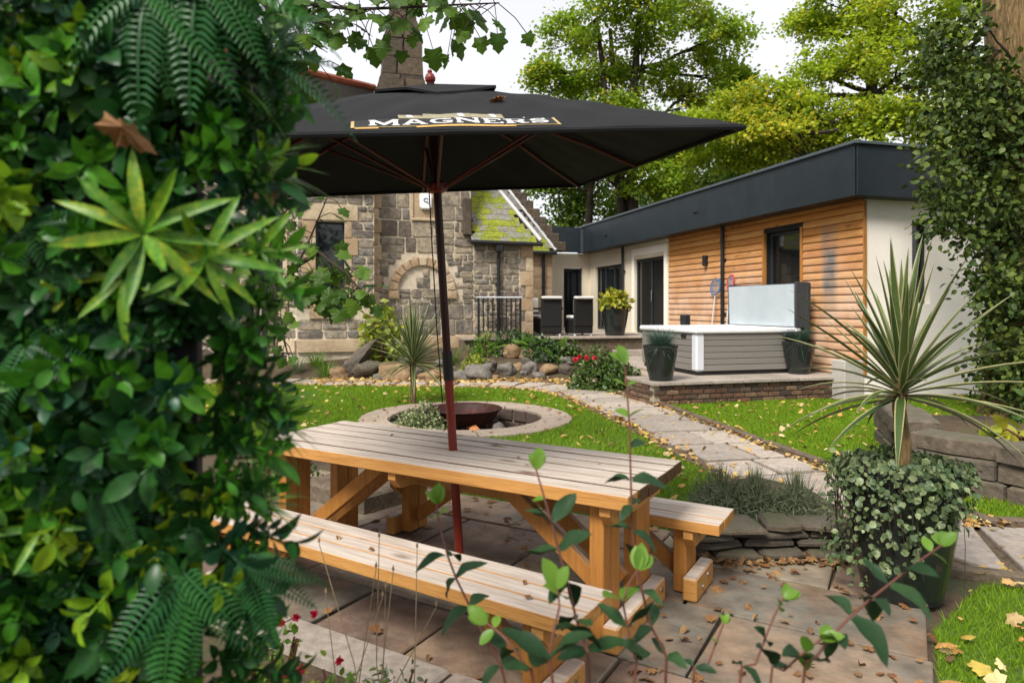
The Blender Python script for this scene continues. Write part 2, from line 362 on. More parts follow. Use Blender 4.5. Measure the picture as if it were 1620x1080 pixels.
M['bark'] = pm('bark', [(.045, .028, .014), (.21, .14, .06), (.10, .065, .03), (.28, .20, .085)], scale=5, stretch=(3.2, 3.2, .55), rough=.95, fine=.6, fscale=9, bump=1.0, bscale=8, pos=[0, .45, .6, 1])
M['darkbark'] = pm('darkbark', [(.028, .022, .016), (.055, .043, .03)], scale=3, stretch=(3, 3, .7), rough=.95, bump=.8, bscale=14)
M['twig'] = pm('twig', [(.09, .03, .022), (.13, .05, .03)], scale=4, rough=.55, fine=.2)
M['deadstem'] = pm('deadstem', [(.20, .15, .08), (.28, .22, .12)], rough=.9)
M['dryleaf'] = pm('dryleaf', [(0.16, 0.064, 0.02), (0.32, 0.176, 0.072), (0.224, 0.096, 0.028), (0.384, 0.248, 0.12), (0.112, 0.048, 0.0224)], mode='island', mixobj=.9, rough=.75, fine=.3, fscale=30, transl=.1)
M['dryleaf_o'] = pm('dryleaf_o', [(0.1156, 0.0476, 0.017), (0.2584, 0.136, 0.0544), (0.1768, 0.0748, 0.0238), (0.306, 0.1904, 0.0884), (0.0816, 0.0374, 0.01904)], mode='object', mixobj=.9, rough=.7, fine=.35, fscale=30, transl=.1)
M['lawnleaf'] = pm('lawnleaf', [(.34, .12, .03), (.55, .38, .12), (.42, .20, .05), (.62, .50, .24), (.20, .07, .025), (.55, .42, .08), (.10, .05, .025)], mode='island', mixobj=.95, rough=.7, fine=.25, fscale=30, transl=.1)
# foliage
M['treeA'] = leaf('treeA', [(0.0875, 0.1875, 0.0175), (0.2, 0.3375, 0.025), (0.375, 0.5, 0.03125), (0.1125, 0.2375, 0.02), (0.625, 0.575, 0.05), (0.1375, 0.2625, 0.025)], mixobj=.4, scale=.42, rough=.5, transl=.58)
M['treeB'] = leaf('treeB', [(0.108, 0.204, 0.0168), (0.264, 0.396, 0.024), (0.504, 0.6, 0.03), (0.156, 0.276, 0.0192), (0.72, 0.624, 0.048), (0.204, 0.324, 0.024)], mixobj=.4, scale=.38, rough=.5, transl=.58)  # yellow tones, as in treeA, put light on the tops into leaf colour
M['treeC'] = leaf('treeC', [(0.0575, 0.138, 0.0161), (0.1265, 0.23, 0.0253), (0.207, 0.322, 0.0345), (0.0805, 0.1725, 0.0207)], mixobj=.5, scale=.5, rough=.5, transl=.5)
M['ivytree'] = leaf('ivytree', [(.010, .022, .006), (.03, .06, .010), (.055, .095, .014), (.11, .15, .022), (.02, .04, .008), (.20, .22, .03)], rough=.5, transl=.22, spec=.3, mixobj=.7, scale=1.4)
M['sycleaf'] = leaf('sycleaf', [(.055, .12, .012), (.10, .19, .018), (.15, .25, .022)], rough=.4, transl=.45)
M['cordy'] = leaf('cordy', [(.045, .07, .022), (.08, .11, .04), (.15, .17, .07), (.06, .09, .03)], rough=.4, transl=.2, mixobj=.9)
M['cordyedge'] = leaf('cordyedge', [(0.324, 0.306, 0.126), (0.378, 0.36, 0.18)], rough=.45, transl=.2)
M['varieg'] = leaf('varieg', [(.05, .09, .022), (.16, .21, .07), (.45, .46, .26), (.09, .14, .04), (.30, .34, .15)], rough=.45, transl=.2, mixobj=.85)
M['potivy'] = leaf('potivy', [(0.027, 0.054, 0.018), (0.072, 0.117, 0.045), (0.198, 0.243, 0.108), (0.045, 0.081, 0.027), (0.117, 0.162, 0.063)], rough=.45, transl=.15, mixobj=.8)
M['lavender'] = leaf('lavender', [(0.08, 0.112, 0.056), (0.136, 0.168, 0.088), (0.192, 0.216, 0.128), (0.056, 0.088, 0.036)], rough=.7, transl=.2)
M['fescue'] = leaf('fescue', [(.035, .08, .05), (.07, .13, .09), (.12, .19, .14)], rough=.6, transl=.2)
M['rosebush'] = leaf('rosebush', [(.02, .05, .01), (.045, .09, .015), (.09, .15, .025), (.03, .06, .012)], rough=.4, transl=.2)
M['limeleaf'] = leaf('limeleaf', [(.20, .27, .02), (.34, .38, .03), (.14, .22, .02), (.40, .40, .1)], rough=.5, transl=.35)
M['fern'] = leaf('fern', [(.06, .14, .015), (.11, .22, .02), (.16, .26, .025)], rough=.5, transl=.35)
M['darkplant'] = leaf('darkplant', [(.02, .055, .018), (.04, .085, .025), (.07, .12, .03)], rough=.45, transl=.2)
M['hosta'] = leaf('hosta', [(.14, .22, .02), (.42, .38, .03), (.24, .30, .03), (.5, .42, .05)], rough=.45, transl=.3, mixobj=.9)
M['petal'] = leaf('petal', [(.50, .01, .03), (.62, .03, .07)], rough=.5, transl=.2)
M['paleflower'] = leaf('paleflower', [(.6, .55, .42), (.5, .42, .28)], rough=.6, transl=.3)
M['shrubleaf'] = pm('shrubleaf', [(0.00784, 0.028, 0.00896), (0.01568, 0.0448, 0.01344), (0.028, 0.0672, 0.0196)], mode='object', mixobj=.8, scale=10, rough=.55, fine=.2, fscale=60, transl=.12, spec=.25)
M['shrubtip'] = pm('shrubtip', [(.09, .20, .02), (.16, .28, .03)], mode='object', mixobj=.8, scale=10, rough=.4, fine=.2, transl=.35)
# artificial foliage (glossy plastic)
def pl(name, cols, **k): return pm(name, cols, mode='object', mixobj=.55, scale=25, rough=k.get('rough', .36), fine=.3, fscale=90, transl=k.get('transl', .15), spec=.26)
M['pl_dark'] = pl('pl_dark', [(0.0054, 0.0297, 0.00675), (0.0135, 0.0648, 0.01215), (0.0324, 0.1148, 0.02025)])
M['pl_blue'] = pl('pl_blue', [(0.0125, 0.06, 0.0275), (0.025, 0.0875, 0.0425), (0.045, 0.125, 0.0625)])
M['pl_mid'] = pl('pl_mid', [(0.0234, 0.1105, 0.0091), (0.052, 0.195, 0.013), (0.104, 0.286, 0.0182)], transl=.3)
M['pl_lime'] = pl('pl_lime', [(0.115, 0.276, 0.0138), (0.2185, 0.3795, 0.0184), (0.345, 0.437, 0.023)], transl=.35)
M['pl_fern'] = pl('pl_fern', [(0.0108, 0.072, 0.0192), (0.024, 0.12, 0.0264), (0.048, 0.18, 0.0264)], transl=.25)
M['pl_broad'] = pm('pl_broad', [(.02, .11, .008), (.06, .19, .01), (.15, .28, .014), (.40, .40, .02)], mode='object', mixobj=.35, scale=7, rough=.42, fine=.2, transl=.25, spec=.35)
M['pl_grass'] = pl('pl_grass', [(.02, .07, .012), (.05, .12, .02), (.10, .18, .025)], transl=.2)
M['pl_brown'] = pl('pl_brown', [(.16, .06, .02), (.26, .12, .04)])

def rubble_pattern(m):                                    # mortar net for the plain wall too far aside to build stone by stone
    n = m.node_tree.nodes; l = m.node_tree.links.new; b = n['Principled BSDF']; src = b.inputs['Base Color'].links[0].from_socket
    tc_ = n.new('ShaderNodeTexCoord'); mp_ = n.new('ShaderNodeMapping'); mp_.inputs['Scale'].default_value = (1, 1, 1.9); l(tc_.outputs['Object'], mp_.inputs[0])
    vd = n.new('ShaderNodeTexVoronoi'); vd.feature = 'DISTANCE_TO_EDGE'; vd.inputs['Scale'].default_value = 2.4; l(mp_.outputs[0], vd.inputs['Vector'])
    vc = n.new('ShaderNodeTexVoronoi'); vc.inputs['Scale'].default_value = 2.4; l(mp_.outputs[0], vc.inputs['Vector'])
    hv = n.new('ShaderNodeMix'); hv.data_type = 'RGBA'; hv.blend_type = 'MULTIPLY'; hv.inputs['Factor'].default_value = .8; bw = n.new('ShaderNodeRGBToBW'); l(vc.outputs['Color'], bw.inputs[0]); l(src, hv.inputs['A']); l(bw.outputs[0], hv.inputs['B'])
    mr = n.new('ShaderNodeMapRange'); mr.inputs[1].default_value = .05; mr.inputs[2].default_value = .03; l(vd.outputs['Distance'], mr.inputs[0])
    mx_ = n.new('ShaderNodeMix'); mx_.data_type = 'RGBA'; l(mr.outputs[0], mx_.inputs['Factor']); l(hv.outputs['Result'], mx_.inputs['A']); mx_.inputs['B'].default_value = (.44, .38, .29, 1); l(mx_.outputs['Result'], b.inputs['Base Color'])
rubble_pattern(M['farstone'])

# ================================================================== ground
PIT = Vector((-.64, 9.28, 0)); RIN = 1.10; ROUT = 1.45
NS = 120
radii = [RIN + .012] + list(np.arange(1.4, 12, .3)) + [13, 15, 18, 24, 34, 60, 120, 300]
gv = []; gf = []
for r in radii:
    for j in range(NS):
        a = 2 * PI * j / NS; x = PIT.x + r * math.cos(a); y = PIT.y + r * math.sin(a)
        gv.append((x, y, terrain(x, y)))
for i in range(len(radii) - 1):
    for j in range(NS): gf.append((i * NS + j, (i + 1) * NS + j, (i + 1) * NS + (j + 1) % NS, i * NS + (j + 1) % NS))
me = bpy.data.meshes.new('ground'); me.from_pydata(gv, [], gf); me.materials.append(M['soil'])
me.polygons.foreach_set('use_smooth', [True] * len(me.polygons)); struct(link('ground', me))

# table axes: everything on the patio follows them
AU = R(-30.7); u = Vector((math.cos(AU), math.sin(AU), 0)); v = Vector((-math.sin(AU), math.cos(AU), 0))
TC = Vector((-.346, 3.761, 0))                            # centre of the table on the ground
A0 = TC - u * 1.2 - v * .39
def uv(a, b, z=0): p = A0 + u * a + v * b; return Vector((p.x, p.y, z))
def pnpoly(P, poly):
    x, y = P[:, 0], P[:, 1]; c = np.zeros(len(P), bool); n = len(poly)
    for i in range(n):
        x1, y1 = poly[i][:2]; x2, y2 = poly[i - 1][:2]
        if abs(y1 - y2) < 1e-9: continue
        m = ((y1 > y) != (y2 > y)) & (x < (x2 - x1) * (y - y1) / (y2 - y1) + x1); c ^= m
    return c

# path centre line (right to left), traced on the ground
def spline(pts, step):
    out = []; P = [Vector(p) for p in pts]
    for i in range(len(P) - 1):
        p0, p1, p2, p3 = P[max(0, i - 1)], P[i], P[i + 1], P[min(len(P) - 1, i + 2)]
        n = max(2, int((p2 - p1).length / step))
        for k in range(n):
            t = k / n; out.append(.5 * (2 * p1 + (p2 - p0) * t + (2 * p0 - 5 * p1 + 4 * p2 - p3) * t * t + (3 * p1 - p0 - 3 * p2 + p3) * t ** 3))
    return out + [P[-1]]
pc = [(4.6, 3.95, 0), (2.98, 4.3, 0)] + [G(x, y) for x, y in ((1395, 815), (1262, 762), (1165, 722), (1085, 686), (1030, 662), (975, 640), (915, 621), (840, 611), (720, 607.5), (590, 606), (440, 604))] + [(-9, 14.3, 0)]
cl = spline(pc, .08)
def offs(i, d):
    t = (cl[min(i + 1, len(cl) - 1)] - cl[max(i - 1, 0)]).normalized(); return cl[i] + Vector((-t.y, t.x, 0)) * d
PW = .52
pv = []; pf = []
for i in range(0, len(cl), 4): pv += [offs(i, -PW - .06) + Vector((0, 0, .004)), offs(i, PW + .06) + Vector((0, 0, .004))]
for i in range(len(pv) // 2 - 1): pf.append((2 * i, 2 * i + 2, 2 * i + 3, 2 * i + 1))
path = MB().add(pv, [tuple(reversed(f)) for f in pf]).build('path', M['gravel']); struct(path)
i = 4
while i < len(cl) - 14:
    ln = random.choice((6, 7, 8, 9)); j = min(i + ln, len(cl) - 1)
    w_ = PW - U(.0, .07); g = .2
    q = [offs(i, -w_ + U(0, .05)), offs(j - 1, -w_ + U(0, .05)), offs(j - 1, w_ - U(0, .05)), offs(i, w_ - U(0, .05))]
    if random.random() < .3:
        sp = U(-.15, .15)
        m1, m2 = offs(i, sp), offs(j - 1, sp)
        quads = [[q[0], q[1], offs(j - 1, sp - .02), offs(i, sp - .02)], [offs(i, sp + .02), offs(j - 1, sp + .02), q[2], q[3]]]
    else: quads = [q]
    for qq in quads:
        c = sum(qq, Vector()) / 4
        pl_ = [(p.x + U(-.02, .02), p.y + U(-.02, .02)) for p in qq]
        if sum(pl_[k][0] * pl_[(k + 1) % 4][1] - pl_[(k + 1) % 4][0] * pl_[k][1] for k in range(4)) < 0: pl_.reverse()
        MB().slab(pl_, .006, .028 + U(-.004, .006), .008).build('path_slab', M['pathflag'], path)
    i = j
# edging stones along the path
def edging(side, i0, i1, step=11, h=.075, wd=.085, off=.10):
    i = i0
    while i < i1:
        j = min(i + step + random.randint(-2, 2), len(cl) - 2); a, b = offs(i, side * (PW + off)), offs(j - 1, side * (PW + off))
        d = b - a; M_ = TRS(((a + b) / 2) + Vector((0, 0, h / 2 - .015)), (0, 0, math.atan2(d.y, d.x)))
        MB().box((0, 0, 0), (d.length, wd, h + U(-.02, .015)), .012).build('edging_stone', M['kerb'], path).matrix_local = M_
        i = j
near_i = min(range(len(cl)), key=lambda k: (cl[k] - G(905, 619)).length)
edging(-1, 4, near_i + 6)
edging(1, 2, 24)

# patio paving: flags laid parallel to the table
PU0, PU1, PV0, PV1 = -1.3, 3.5, -.42, 1.78
pts = [uv(PU0, PV0, .004), uv(PU1, PV0, .004), uv(PU1, PV1, .004), uv(PU0, PV1, .004)]
patio = struct(MB().add(pts, [(0, 1, 2, 3)]).build('patio', M['soil']))
b = PV0; row = 0
for dep in (.48, .66, .58, .50):
    a = PU0 - (.37 * row) % .8
    while a < PU1 - .12:
        ln = random.choice((.55, .7, .85, 1.0, 1.1)); a1 = min(a + ln, PU1)
        if PU1 - a1 < .3: a1 = PU1
        a_ = max(a, PU0)
        if a1 - a_ > .12:
            splits = [(b, b + dep)]
            if dep > .6 and a1 - a_ < .8 and random.random() < .6: splits = [(b, b + dep * .45), (b + dep * .45, b + dep)]
            for (b0, b1) in splits:
                j = lambda: U(-.012, .012); g = .009
                pl_ = [uv(a_ + g + j(), b0 + g + j()), uv(a1 - g + j(), b0 + g + j()), uv(a1 - g + j(), b1 - g + j()), uv(a_ + g + j(), b1 - g + j())]
                MB().slab([p.xy for p in pl_], .005, .034 + U(-.003, .003), .006).build('paving_flag', M['flag'], patio)
        a = a1
    b += dep; row += 1
# pale kerb stones in front of the patio
a = PU0
while a < PU1:
    ln = U(.6, .95); a1 = min(a + ln, PU1)
    MB().slab([p.xy for p in (uv(a + .008, PV0 - .2), uv(a1 - .008, PV0 - .2), uv(a1 - .008, PV0 - .012), uv(a + .008, PV0 - .012))], .004, .06, .012).build('kerb_stone', M['pathflag'], patio)
    a = a1
# low stone slab left of the table
o = MB().slab([p.xy for p in (uv(-.75, 1.05), uv(.0, .98), uv(.1, 1.5), uv(-.7, 1.62))], .035, .17, .02, jit=.004).build('stone_step', M['kerb'])
tag(o, 'thick grey stone slab lying on the patio beside the far bench end', 'stone slab')

# ---- lawns
LAWN1 = [offs(k, -PW - .16) for k in range(0, near_i, 6)] + [G(1045, 626)] + [Vector((5.55, 11.0, 0)), Vector((10.5, 12.3, 0)), Vector((14, 12, 0)), Vector((14, 4.2, 0))]
cut = [k for k in range(0, len(cl), 6)]
LAWN2 = [offs(k, PW + .1) for k in range(0, len(cl), 6) if cl[k].y > 5.9] + [Vector((-9, 8, 0)), uv(-1.6, 3.2), uv(-.7, 2.2), uv(.2, 1.80), uv(2.0, 1.80)]
LAWN3 = [uv(PU1 + .02, PV0 - .25), uv(PU1 + .02, 1.1), offs(20, PW + .16), offs(10, PW + .16), offs(0, PW + .16), Vector((6, 3.3, 0)), Vector((6, .6, 0))]
LAWN1 = [Vector(p) for p in LAWN1]
def fill(poly, name, z=.006, hole=None):
    import bmesh
    if hole is None:
        bm = bmesh.new(); vs_ = [bm.verts.new((p[0], p[1], z)) for p in poly]; f = bm.faces.new(vs_); bmesh.ops.triangulate(bm, faces=[f])
        bmesh.ops.recalc_face_normals(bm, faces=bm.faces); 
        if bm.faces[:] and bm.faces[:][0].normal.z < 0: bmesh.ops.reverse_faces(bm, faces=bm.faces)
        me = bpy.data.meshes.new(name); bm.to_mesh(me); bm.free(); me.materials.append(M['turf']); return struct(link(name, me))
fill(LAWN1, 'lawn'); fill(LAWN3, 'lawn')
# lawn round the fire pit: rings between the coping and the outline
hp = np.array([(p[0], p[1]) for p in LAWN2]); rv = []; NR = 90
for j in range(NR):
    a = 2 * PI * j / NR; d = np.array([math.cos(a), math.sin(a)]); best = 9
    for i in range(len(hp)):
        p, q = hp[i - 1], hp[i]; e = q - p; den = d[0] * e[1] - d[1] * e[0]
        if abs(den) < 1e-9: continue
        w0 = p - np.array(PIT.xy); t = (w0[0] * e[1] - w0[1] * e[0]) / den; s_ = (w0[0] * d[1] - w0[1] * d[0]) / den
        if t > .5 and 0 <= s_ <= 1: best = min(best, t)
    best = max(best, ROUT + .02)
    rv.append((PIT.x + d[0] * 1.3, PIT.y + d[1] * 1.3, .006)); x, y = PIT.x + d[0] * best, PIT.y + d[1] * best; rv.append((x, y, .006 + terrain(x, y)))
mb = MB().add(rv, [(2 * j, 2 * j + 1, (2 * j + 3) % (2 * NR), (2 * j + 2) % (2 * NR)) for j in range(NR)])
struct(mb.build('lawn', M['turf']))
BEDS = []                                                 # (x, y, radius) kept free of grass
def grass(poly, n, h, wd, name, label, lo=None):
    P = np.array([(p[0], p[1]) for p in poly]); mn, mx_ = P.min(0), P.max(0)
    mn = np.maximum(mn, [-7, 1.2]); mx_ = np.minimum(mx_, [11, 15])
    Q = rng.uniform(mn, mx_, size=(n, 2)); Q = Q[pnpoly(Q, P)]
    Q = Q[np.hypot(Q[:, 0] - PIT.x, Q[:, 1] - PIT.y) > ROUT - .01]
    Q = Q[np.abs(Q[:, 0]) < Q[:, 1] * .85 + .6]           # what the garden view can see
    d = np.min(np.stack([np.hypot(Q[:, 0] - c.x, Q[:, 1] - c.y) for c in cl[::5]]), 0); Q = Q[d > PW + .05]
    k = len(Q); ang = rng.uniform(0, 2 * PI, k); hh = h * rng.uniform(.5, 1.35, k); lean = rng.normal(0, .45, (k, 2)) * hh[:, None]
    ww = wd * rng.uniform(.6, 1.3, k); dx = np.stack([np.cos(ang), np.sin(ang)], 1) * ww[:, None]
    V = np.zeros((k, 3, 3)); V[:, 0, :2] = Q - dx; V[:, 1, :2] = Q + dx; V[:, 2, :2] = Q + lean; V[:, 2, 2] = hh; V[:, :2, 2] = .004
    o = mesh_np(name, V, np.arange(3 * k).reshape(-1, 3), M['grass']); tag(stuff(o), label, 'grass'); return o
grass(LAWN1, 420000, .045, .0055, 'lawn_grass', 'short green grass of the lawn between the path and the hot tub terrace')
grass(LAWN2, 260000, .045, .0055, 'lawn_grass', 'short green grass of the lawn around the sunken fire pit')
grass(LAWN3, 130000, .04, .0028, 'lawn_grass', 'bright green grass beside the patio and the big planted pot')

# ================================================================== hot tub terrace and the modern extension
K = Vector((5.86, 11.1, 0)); HA = math.atan2(.268, .963)
HM = TRS(K, (0, 0, HA))
def H(x, y, z=0): return HM @ Vector((x, y, z))
def hloc(p): return HM.inverted() @ Vector(p)
DK = .38
terr = thing('lower_terrace', 'low paved terrace with a brick edge under the hot tub', 'terrace', K, HA)
mb = MB(); mb.box((-1.87, .78, .16), (3.70, .94, .32), .005); mb.box((-1.53, 3.22, .161), (3.0, 3.9, .318), .005); mb.build('terrace_core', M['jointmortar'], terr)
bm_ = [MB().box((0, 0, 0), (.200, .05, .066), .010).mesh('brick') for _ in range(1)]
for q in bm_: q.materials.append(M['brick'])
for r_ in range(4):
    x = -3.72 + (.108 if r_ % 2 else 0)
    while x < -.5:
        inst('brick', bm_[0], TRS((x + .105 + U(-.003, .003), .293 + U(-.006, .004), .045 + r_ * .082), (U(-.03, .03), 0, U(-.02, .02))), terr); x += .217
    for yy in np.arange(.42, 1.15, .217):
        inst('brick', bm_[0], TRS((-3.728 + U(-.004, .004), yy + (.108 if r_ % 2 else 0), .045 + r_ * .082), (0, 0, PI / 2)), terr)
x = -3.77
for k in range(7):
    x1 = x + .535 if k < 6 else -.02
    y = .22
    for n_ in range(6):
        y1 = y + U(.6, .9) if n_ < 5 else 5.2
        if n_ > 0 and x < -3.15 : y = y1; continue
        if n_ == 0: y1 = 1.24
        MB().box(((x + x1) / 2, (y + y1) / 2, .352), (x1 - x - .012, y1 - y - .012, .05), .006).build('paving_slab', M['pathflag'], terr); y = y1
    x = x1

ut = thing('upper_terrace', 'raised paved terrace in front of the glass doors', 'terrace', K, HA)
MB().box((-2.75, 9.3, .37), (5.46, 5.5, .74), .01).build('terrace_core', M['kerb'], ut)
for k in range(9):
    for n_ in range(7):
        MB().box((-5.17 + k * .61, 6.86 + n_ * .8, .772), (.6, .79, .05), .006).build('paving_slab', M['pathflag'], ut)
for k in range(2):                                        # steps up behind the hot tub
    MB().box((-.9, 6.25 - .3 * k, .26 + .14 * (1 - k)), (1.6, .3, .14), .01).build('step', M['pathflag'], ut)

ext = thing('modern_extension', 'flat roofed house extension with larch cladding, pale render and dark grey fascia', 'house', K, HA)
SOF = 3.33; FT = 4.16
def wall_grid(mb, s0, s1, z0, z1, ops, depth, place):
    """front faces of a wall with openings plus their reveals; place(s, d, z) -> point, d into the wall"""
    ss = sorted({s0, s1, *[o[0] for o in ops], *[o[1] for o in ops]}); zz = sorted({z0, z1, *[o[2] for o in ops], *[o[3] for o in ops]})
    for i in range(len(ss) - 1):
        for j in range(len(zz) - 1):
            cs, cz = (ss[i] + ss[i + 1]) / 2, (zz[j] + zz[j + 1]) / 2
            if any(o[0] < cs < o[1] and o[2] < cz < o[3] for o in ops): continue
            mb.add([place(ss[i], 0, zz[j]), place(ss[i + 1], 0, zz[j]), place(ss[i + 1], 0, zz[j + 1]), place(ss[i], 0, zz[j + 1])], [(0, 1, 2, 3)])
    for a, b_, c, d in ops:
        P = [(a, c), (b_, c), (b_, d), (a, d)]
        for k in range(4):
            p, q = P[k], P[(k + 1) % 4]
            mb.add([place(p[0], 0, p[1]), place(q[0], 0, q[1]), place(q[0], depth, q[1]), place(p[0], depth, p[1])], [(0, 1, 2, 3)])
W1 = (1.52, 2.59, 1.93, 3.03); DR = (6.78, 8.55, .8, 2.9); DR2 = (9.45, 11.45, .8, 2.85)
mb = MB(); wall_grid(mb, 0, 6.55, 0, SOF, [W1], .16, lambda s, d, z: (d, s, z)); mb.build('side_wall', M['blackmatt'], ext)
mb = MB(); wall_grid(mb, 6.552, 12, .0, SOF, [DR, DR2], .16, lambda s, d, z: (-.03 + d, s, z)); mb.build('side_wall', M['cream'], ext)
NW = (.955, 1.34, 1.6, 3.03)
mb = MB(); wall_grid(mb, -.03, 6.5, 0, SOF, [NW], .2, lambda s, d, z: (s, d, z)); mb.build('end_wall', M['render'], ext)
mb = MB(); wall_grid(mb, -6, -.03, .0, SOF, [(-.95, -.28, .85, 2.85)], .16, lambda s, d, z: (s, 12 + d, z)); mb.build('return_wall', M['cream'], ext)
MB().box((-.23, .14, .33), (.4, .3, .66), .012).build('plinth', pm('plinth_shaded', [(.36, .335, .30), (.46, .43, .385)], scale=3, rough=.9, fine=.15), ext)  # pale render greyed so its colour holds the shade on the plinth
def glazing(ax, s0, s1, z0, z1, off, fw=.06, mull=(), name='window'):
    """window or door leaf: frame bars and panes; ax 'y' = on the side wall, 'x' = on an end wall"""
    P = (lambda s, d, z: (off + d, s, z)) if ax == 'y' else (lambda s, d, z: (s, off + d, z))
    dim = (lambda s, d, z: (d, s, z)) if ax == 'y' else (lambda s, d, z: (s, d, z))
    mb = MB()
    for a, b_ in ((s0, s0 + fw), (s1 - fw, s1)): mb.box(P((a + b_) / 2, 0, (z0 + z1) / 2), dim(b_ - a, .07, z1 - z0), .004)
    for a, b_ in ((z0, z0 + fw), (z1 - fw, z1)): mb.box(P((s0 + s1) / 2, 0, (a + b_) / 2), dim(s1 - s0 - 2 * fw, .066, b_ - a), .004)
    for m_ in mull: mb.box(P(m_, 0, (z0 + z1) / 2), dim(fw, .066, z1 - z0 - 2 * fw), .004)
    fr = mb.build(name, M['frame'], ext)
    ed = [s0 + fw] + [x for m_ in mull for x in (m_ - fw / 2, m_ + fw / 2)] + [s1 - fw]
    for k in range(0, len(ed), 2):
        MB().box(P((ed[k] + ed[k + 1]) / 2, .01, (z0 + z1) / 2), dim(ed[k + 1] - ed[k], .02, z1 - z0 - 2 * fw), .002).build('pane', M['glass'], fr)
    return fr
glazing('y', W1[0] + .01, W1[1] - .01, W1[2] + .01, W1[3] - .01, .11)
MB().box((-.02, (W1[0] + W1[1]) / 2, W1[2] - .02), (.11, W1[1] - W1[0] + .1, .03), .004).build('window_sill', M['frame'], ext)
dl = glazing('y', DR[0] + .01, DR[1] - .01, DR[2] + .03, DR[3] - .01, .07, .07, (7.65,), 'patio_door')
glazing('y', DR2[0] + .01, DR2[1] - .01, DR2[2] + .03, DR2[3] - .01, .07, .07, (10.1, 10.78), 'patio_door')
MB().tube([(-.0, 7.58, 1.7), (-.0, 7.58, 2.0)], .012, 8).build('handle', M['steel'], dl)
glazing('x', NW[0] + .01, NW[1] - .01, NW[2] + .01, NW[3] - .01, .14, .05)
glazing('x', -.94, -.29, .86, 2.84, 12.1, .06)
# pale architrave round the first door
mb = MB()
for yy in (DR[0] - .075, DR[1] + .075): mb.box((-.045, yy, 1.9), (.03, .14, 2.2), .004)
mb.box((-.045, (DR[0] + DR[1]) / 2, 3.1), (.03, DR[1] - DR[0] + .29, .2), .004); mb.build('door_surround', M['render'], ext)
# larch cladding boards
def larch():
    m = pm('larch', [(.30, .11, .025), (.48, .215, .055), (.40, .155, .038), (.56, .28, .085), (.36, .13, .03)], mode='object', mixobj=.72, scale=1.3, stretch=(12, .9, 12), rough=.65, fine=.2, fscale=7, bump=.3, bscale=8, spec=.2, knots=4)
    n = m.node_tree.nodes; l = m.node_tree.links.new; b = n['Principled BSDF']
    src = b.inputs['Base Color'].links[0].from_socket
    tc_ = n.new('ShaderNodeTexCoord'); sx = n.new('ShaderNodeSeparateXYZ'); l(tc_.outputs['Object'], sx.inputs[0])
    def rng_(a, lo, hi, t0=0, t1=1):
        q = n.new('ShaderNodeMapRange'); q.inputs[1].default_value = lo; q.inputs[2].default_value = hi; q.inputs[3].default_value = t0; q.inputs[4].default_value = t1; q.clamp = True; l(a, q.inputs[0]); return q.outputs[0]
    def mul(a, c):
        q = n.new('ShaderNodeMath'); q.operation = 'MULTIPLY'; l(a, q.inputs[0])
        if isinstance(c, float): q.inputs[1].default_value = c
        else: l(c, q.inputs[1])
        return q.outputs[0]
    nzz = n.new('ShaderNodeTexNoise'); nzz.inputs['Scale'].default_value = 2.2; nzz.inputs['Detail'].default_value = 6; l(tc_.outputs['Object'], nzz.inputs['Vector'])
    wn = rng_(nzz.outputs[0], .35, .65, .35, 1.0)
    low = mul(rng_(sx.outputs['Z'], 2.85, 1.7, 0, .95), wn)        # bleached where rain reaches, sheltered boards stay orange
    mixa = n.new('ShaderNodeMix'); mixa.data_type = 'RGBA'; l(low, mixa.inputs['Factor']); l(src, mixa.inputs['A']); mixa.inputs['B'].default_value = (.60, .42, .30, 1)
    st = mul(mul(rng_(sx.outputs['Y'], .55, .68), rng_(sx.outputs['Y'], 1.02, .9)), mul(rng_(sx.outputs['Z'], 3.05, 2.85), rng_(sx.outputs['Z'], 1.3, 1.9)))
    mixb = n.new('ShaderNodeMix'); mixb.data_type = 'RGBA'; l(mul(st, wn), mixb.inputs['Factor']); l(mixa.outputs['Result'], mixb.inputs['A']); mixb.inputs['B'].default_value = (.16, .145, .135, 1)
    l(mixb.outputs['Result'], b.inputs['Base Color']); return m
M['larch'] = larch()
def board(y0, y1, z, hgt):
    pr = [(-.004, 0), (-.046, .004), (-.05, .03), (-.044, hgt * .6), (-.030, hgt * .88), (-.016, hgt - .004), (-.004, hgt - .004)]
    k = len(pr); V = []
    for yy in (y0, y1): V += [(x, yy, z + q) for x, q in pr]
    Fc = [(i, i + k, (i + 1) % k + k, (i + 1) % k) for i in range(k)] + [tuple(range(k)), tuple(range(2 * k - 1, k - 1, -1))]
    MB().add(V, Fc).build('cladding_board', M['larch'], ext)
hb = .137; z = .39
while z < SOF - .03:
    if z + hb > W1[2] - .03 and z < W1[3] + .0:
        board(.012, W1[0] - .06, z, hb); board(W1[1] + .06, 6.54, z, hb)
    else:
        sp = U(2.2, 5.2); board(.012, sp - .0015, z, hb); board(sp + .0015, 6.54, z, hb)
    z += hb
for yy in (W1[0] - .028, W1[1] + .028): MB().box((-.035, yy, (W1[2] + W1[3]) / 2), (.07, .058, W1[3] - W1[2] + .02), .004).build('window_trim', M['woodpost'], ext)
MB().box((-.03, -.014, 1.86), (.06, .03, 2.9), .004).build('corner_trim', M['woodpost'], ext)
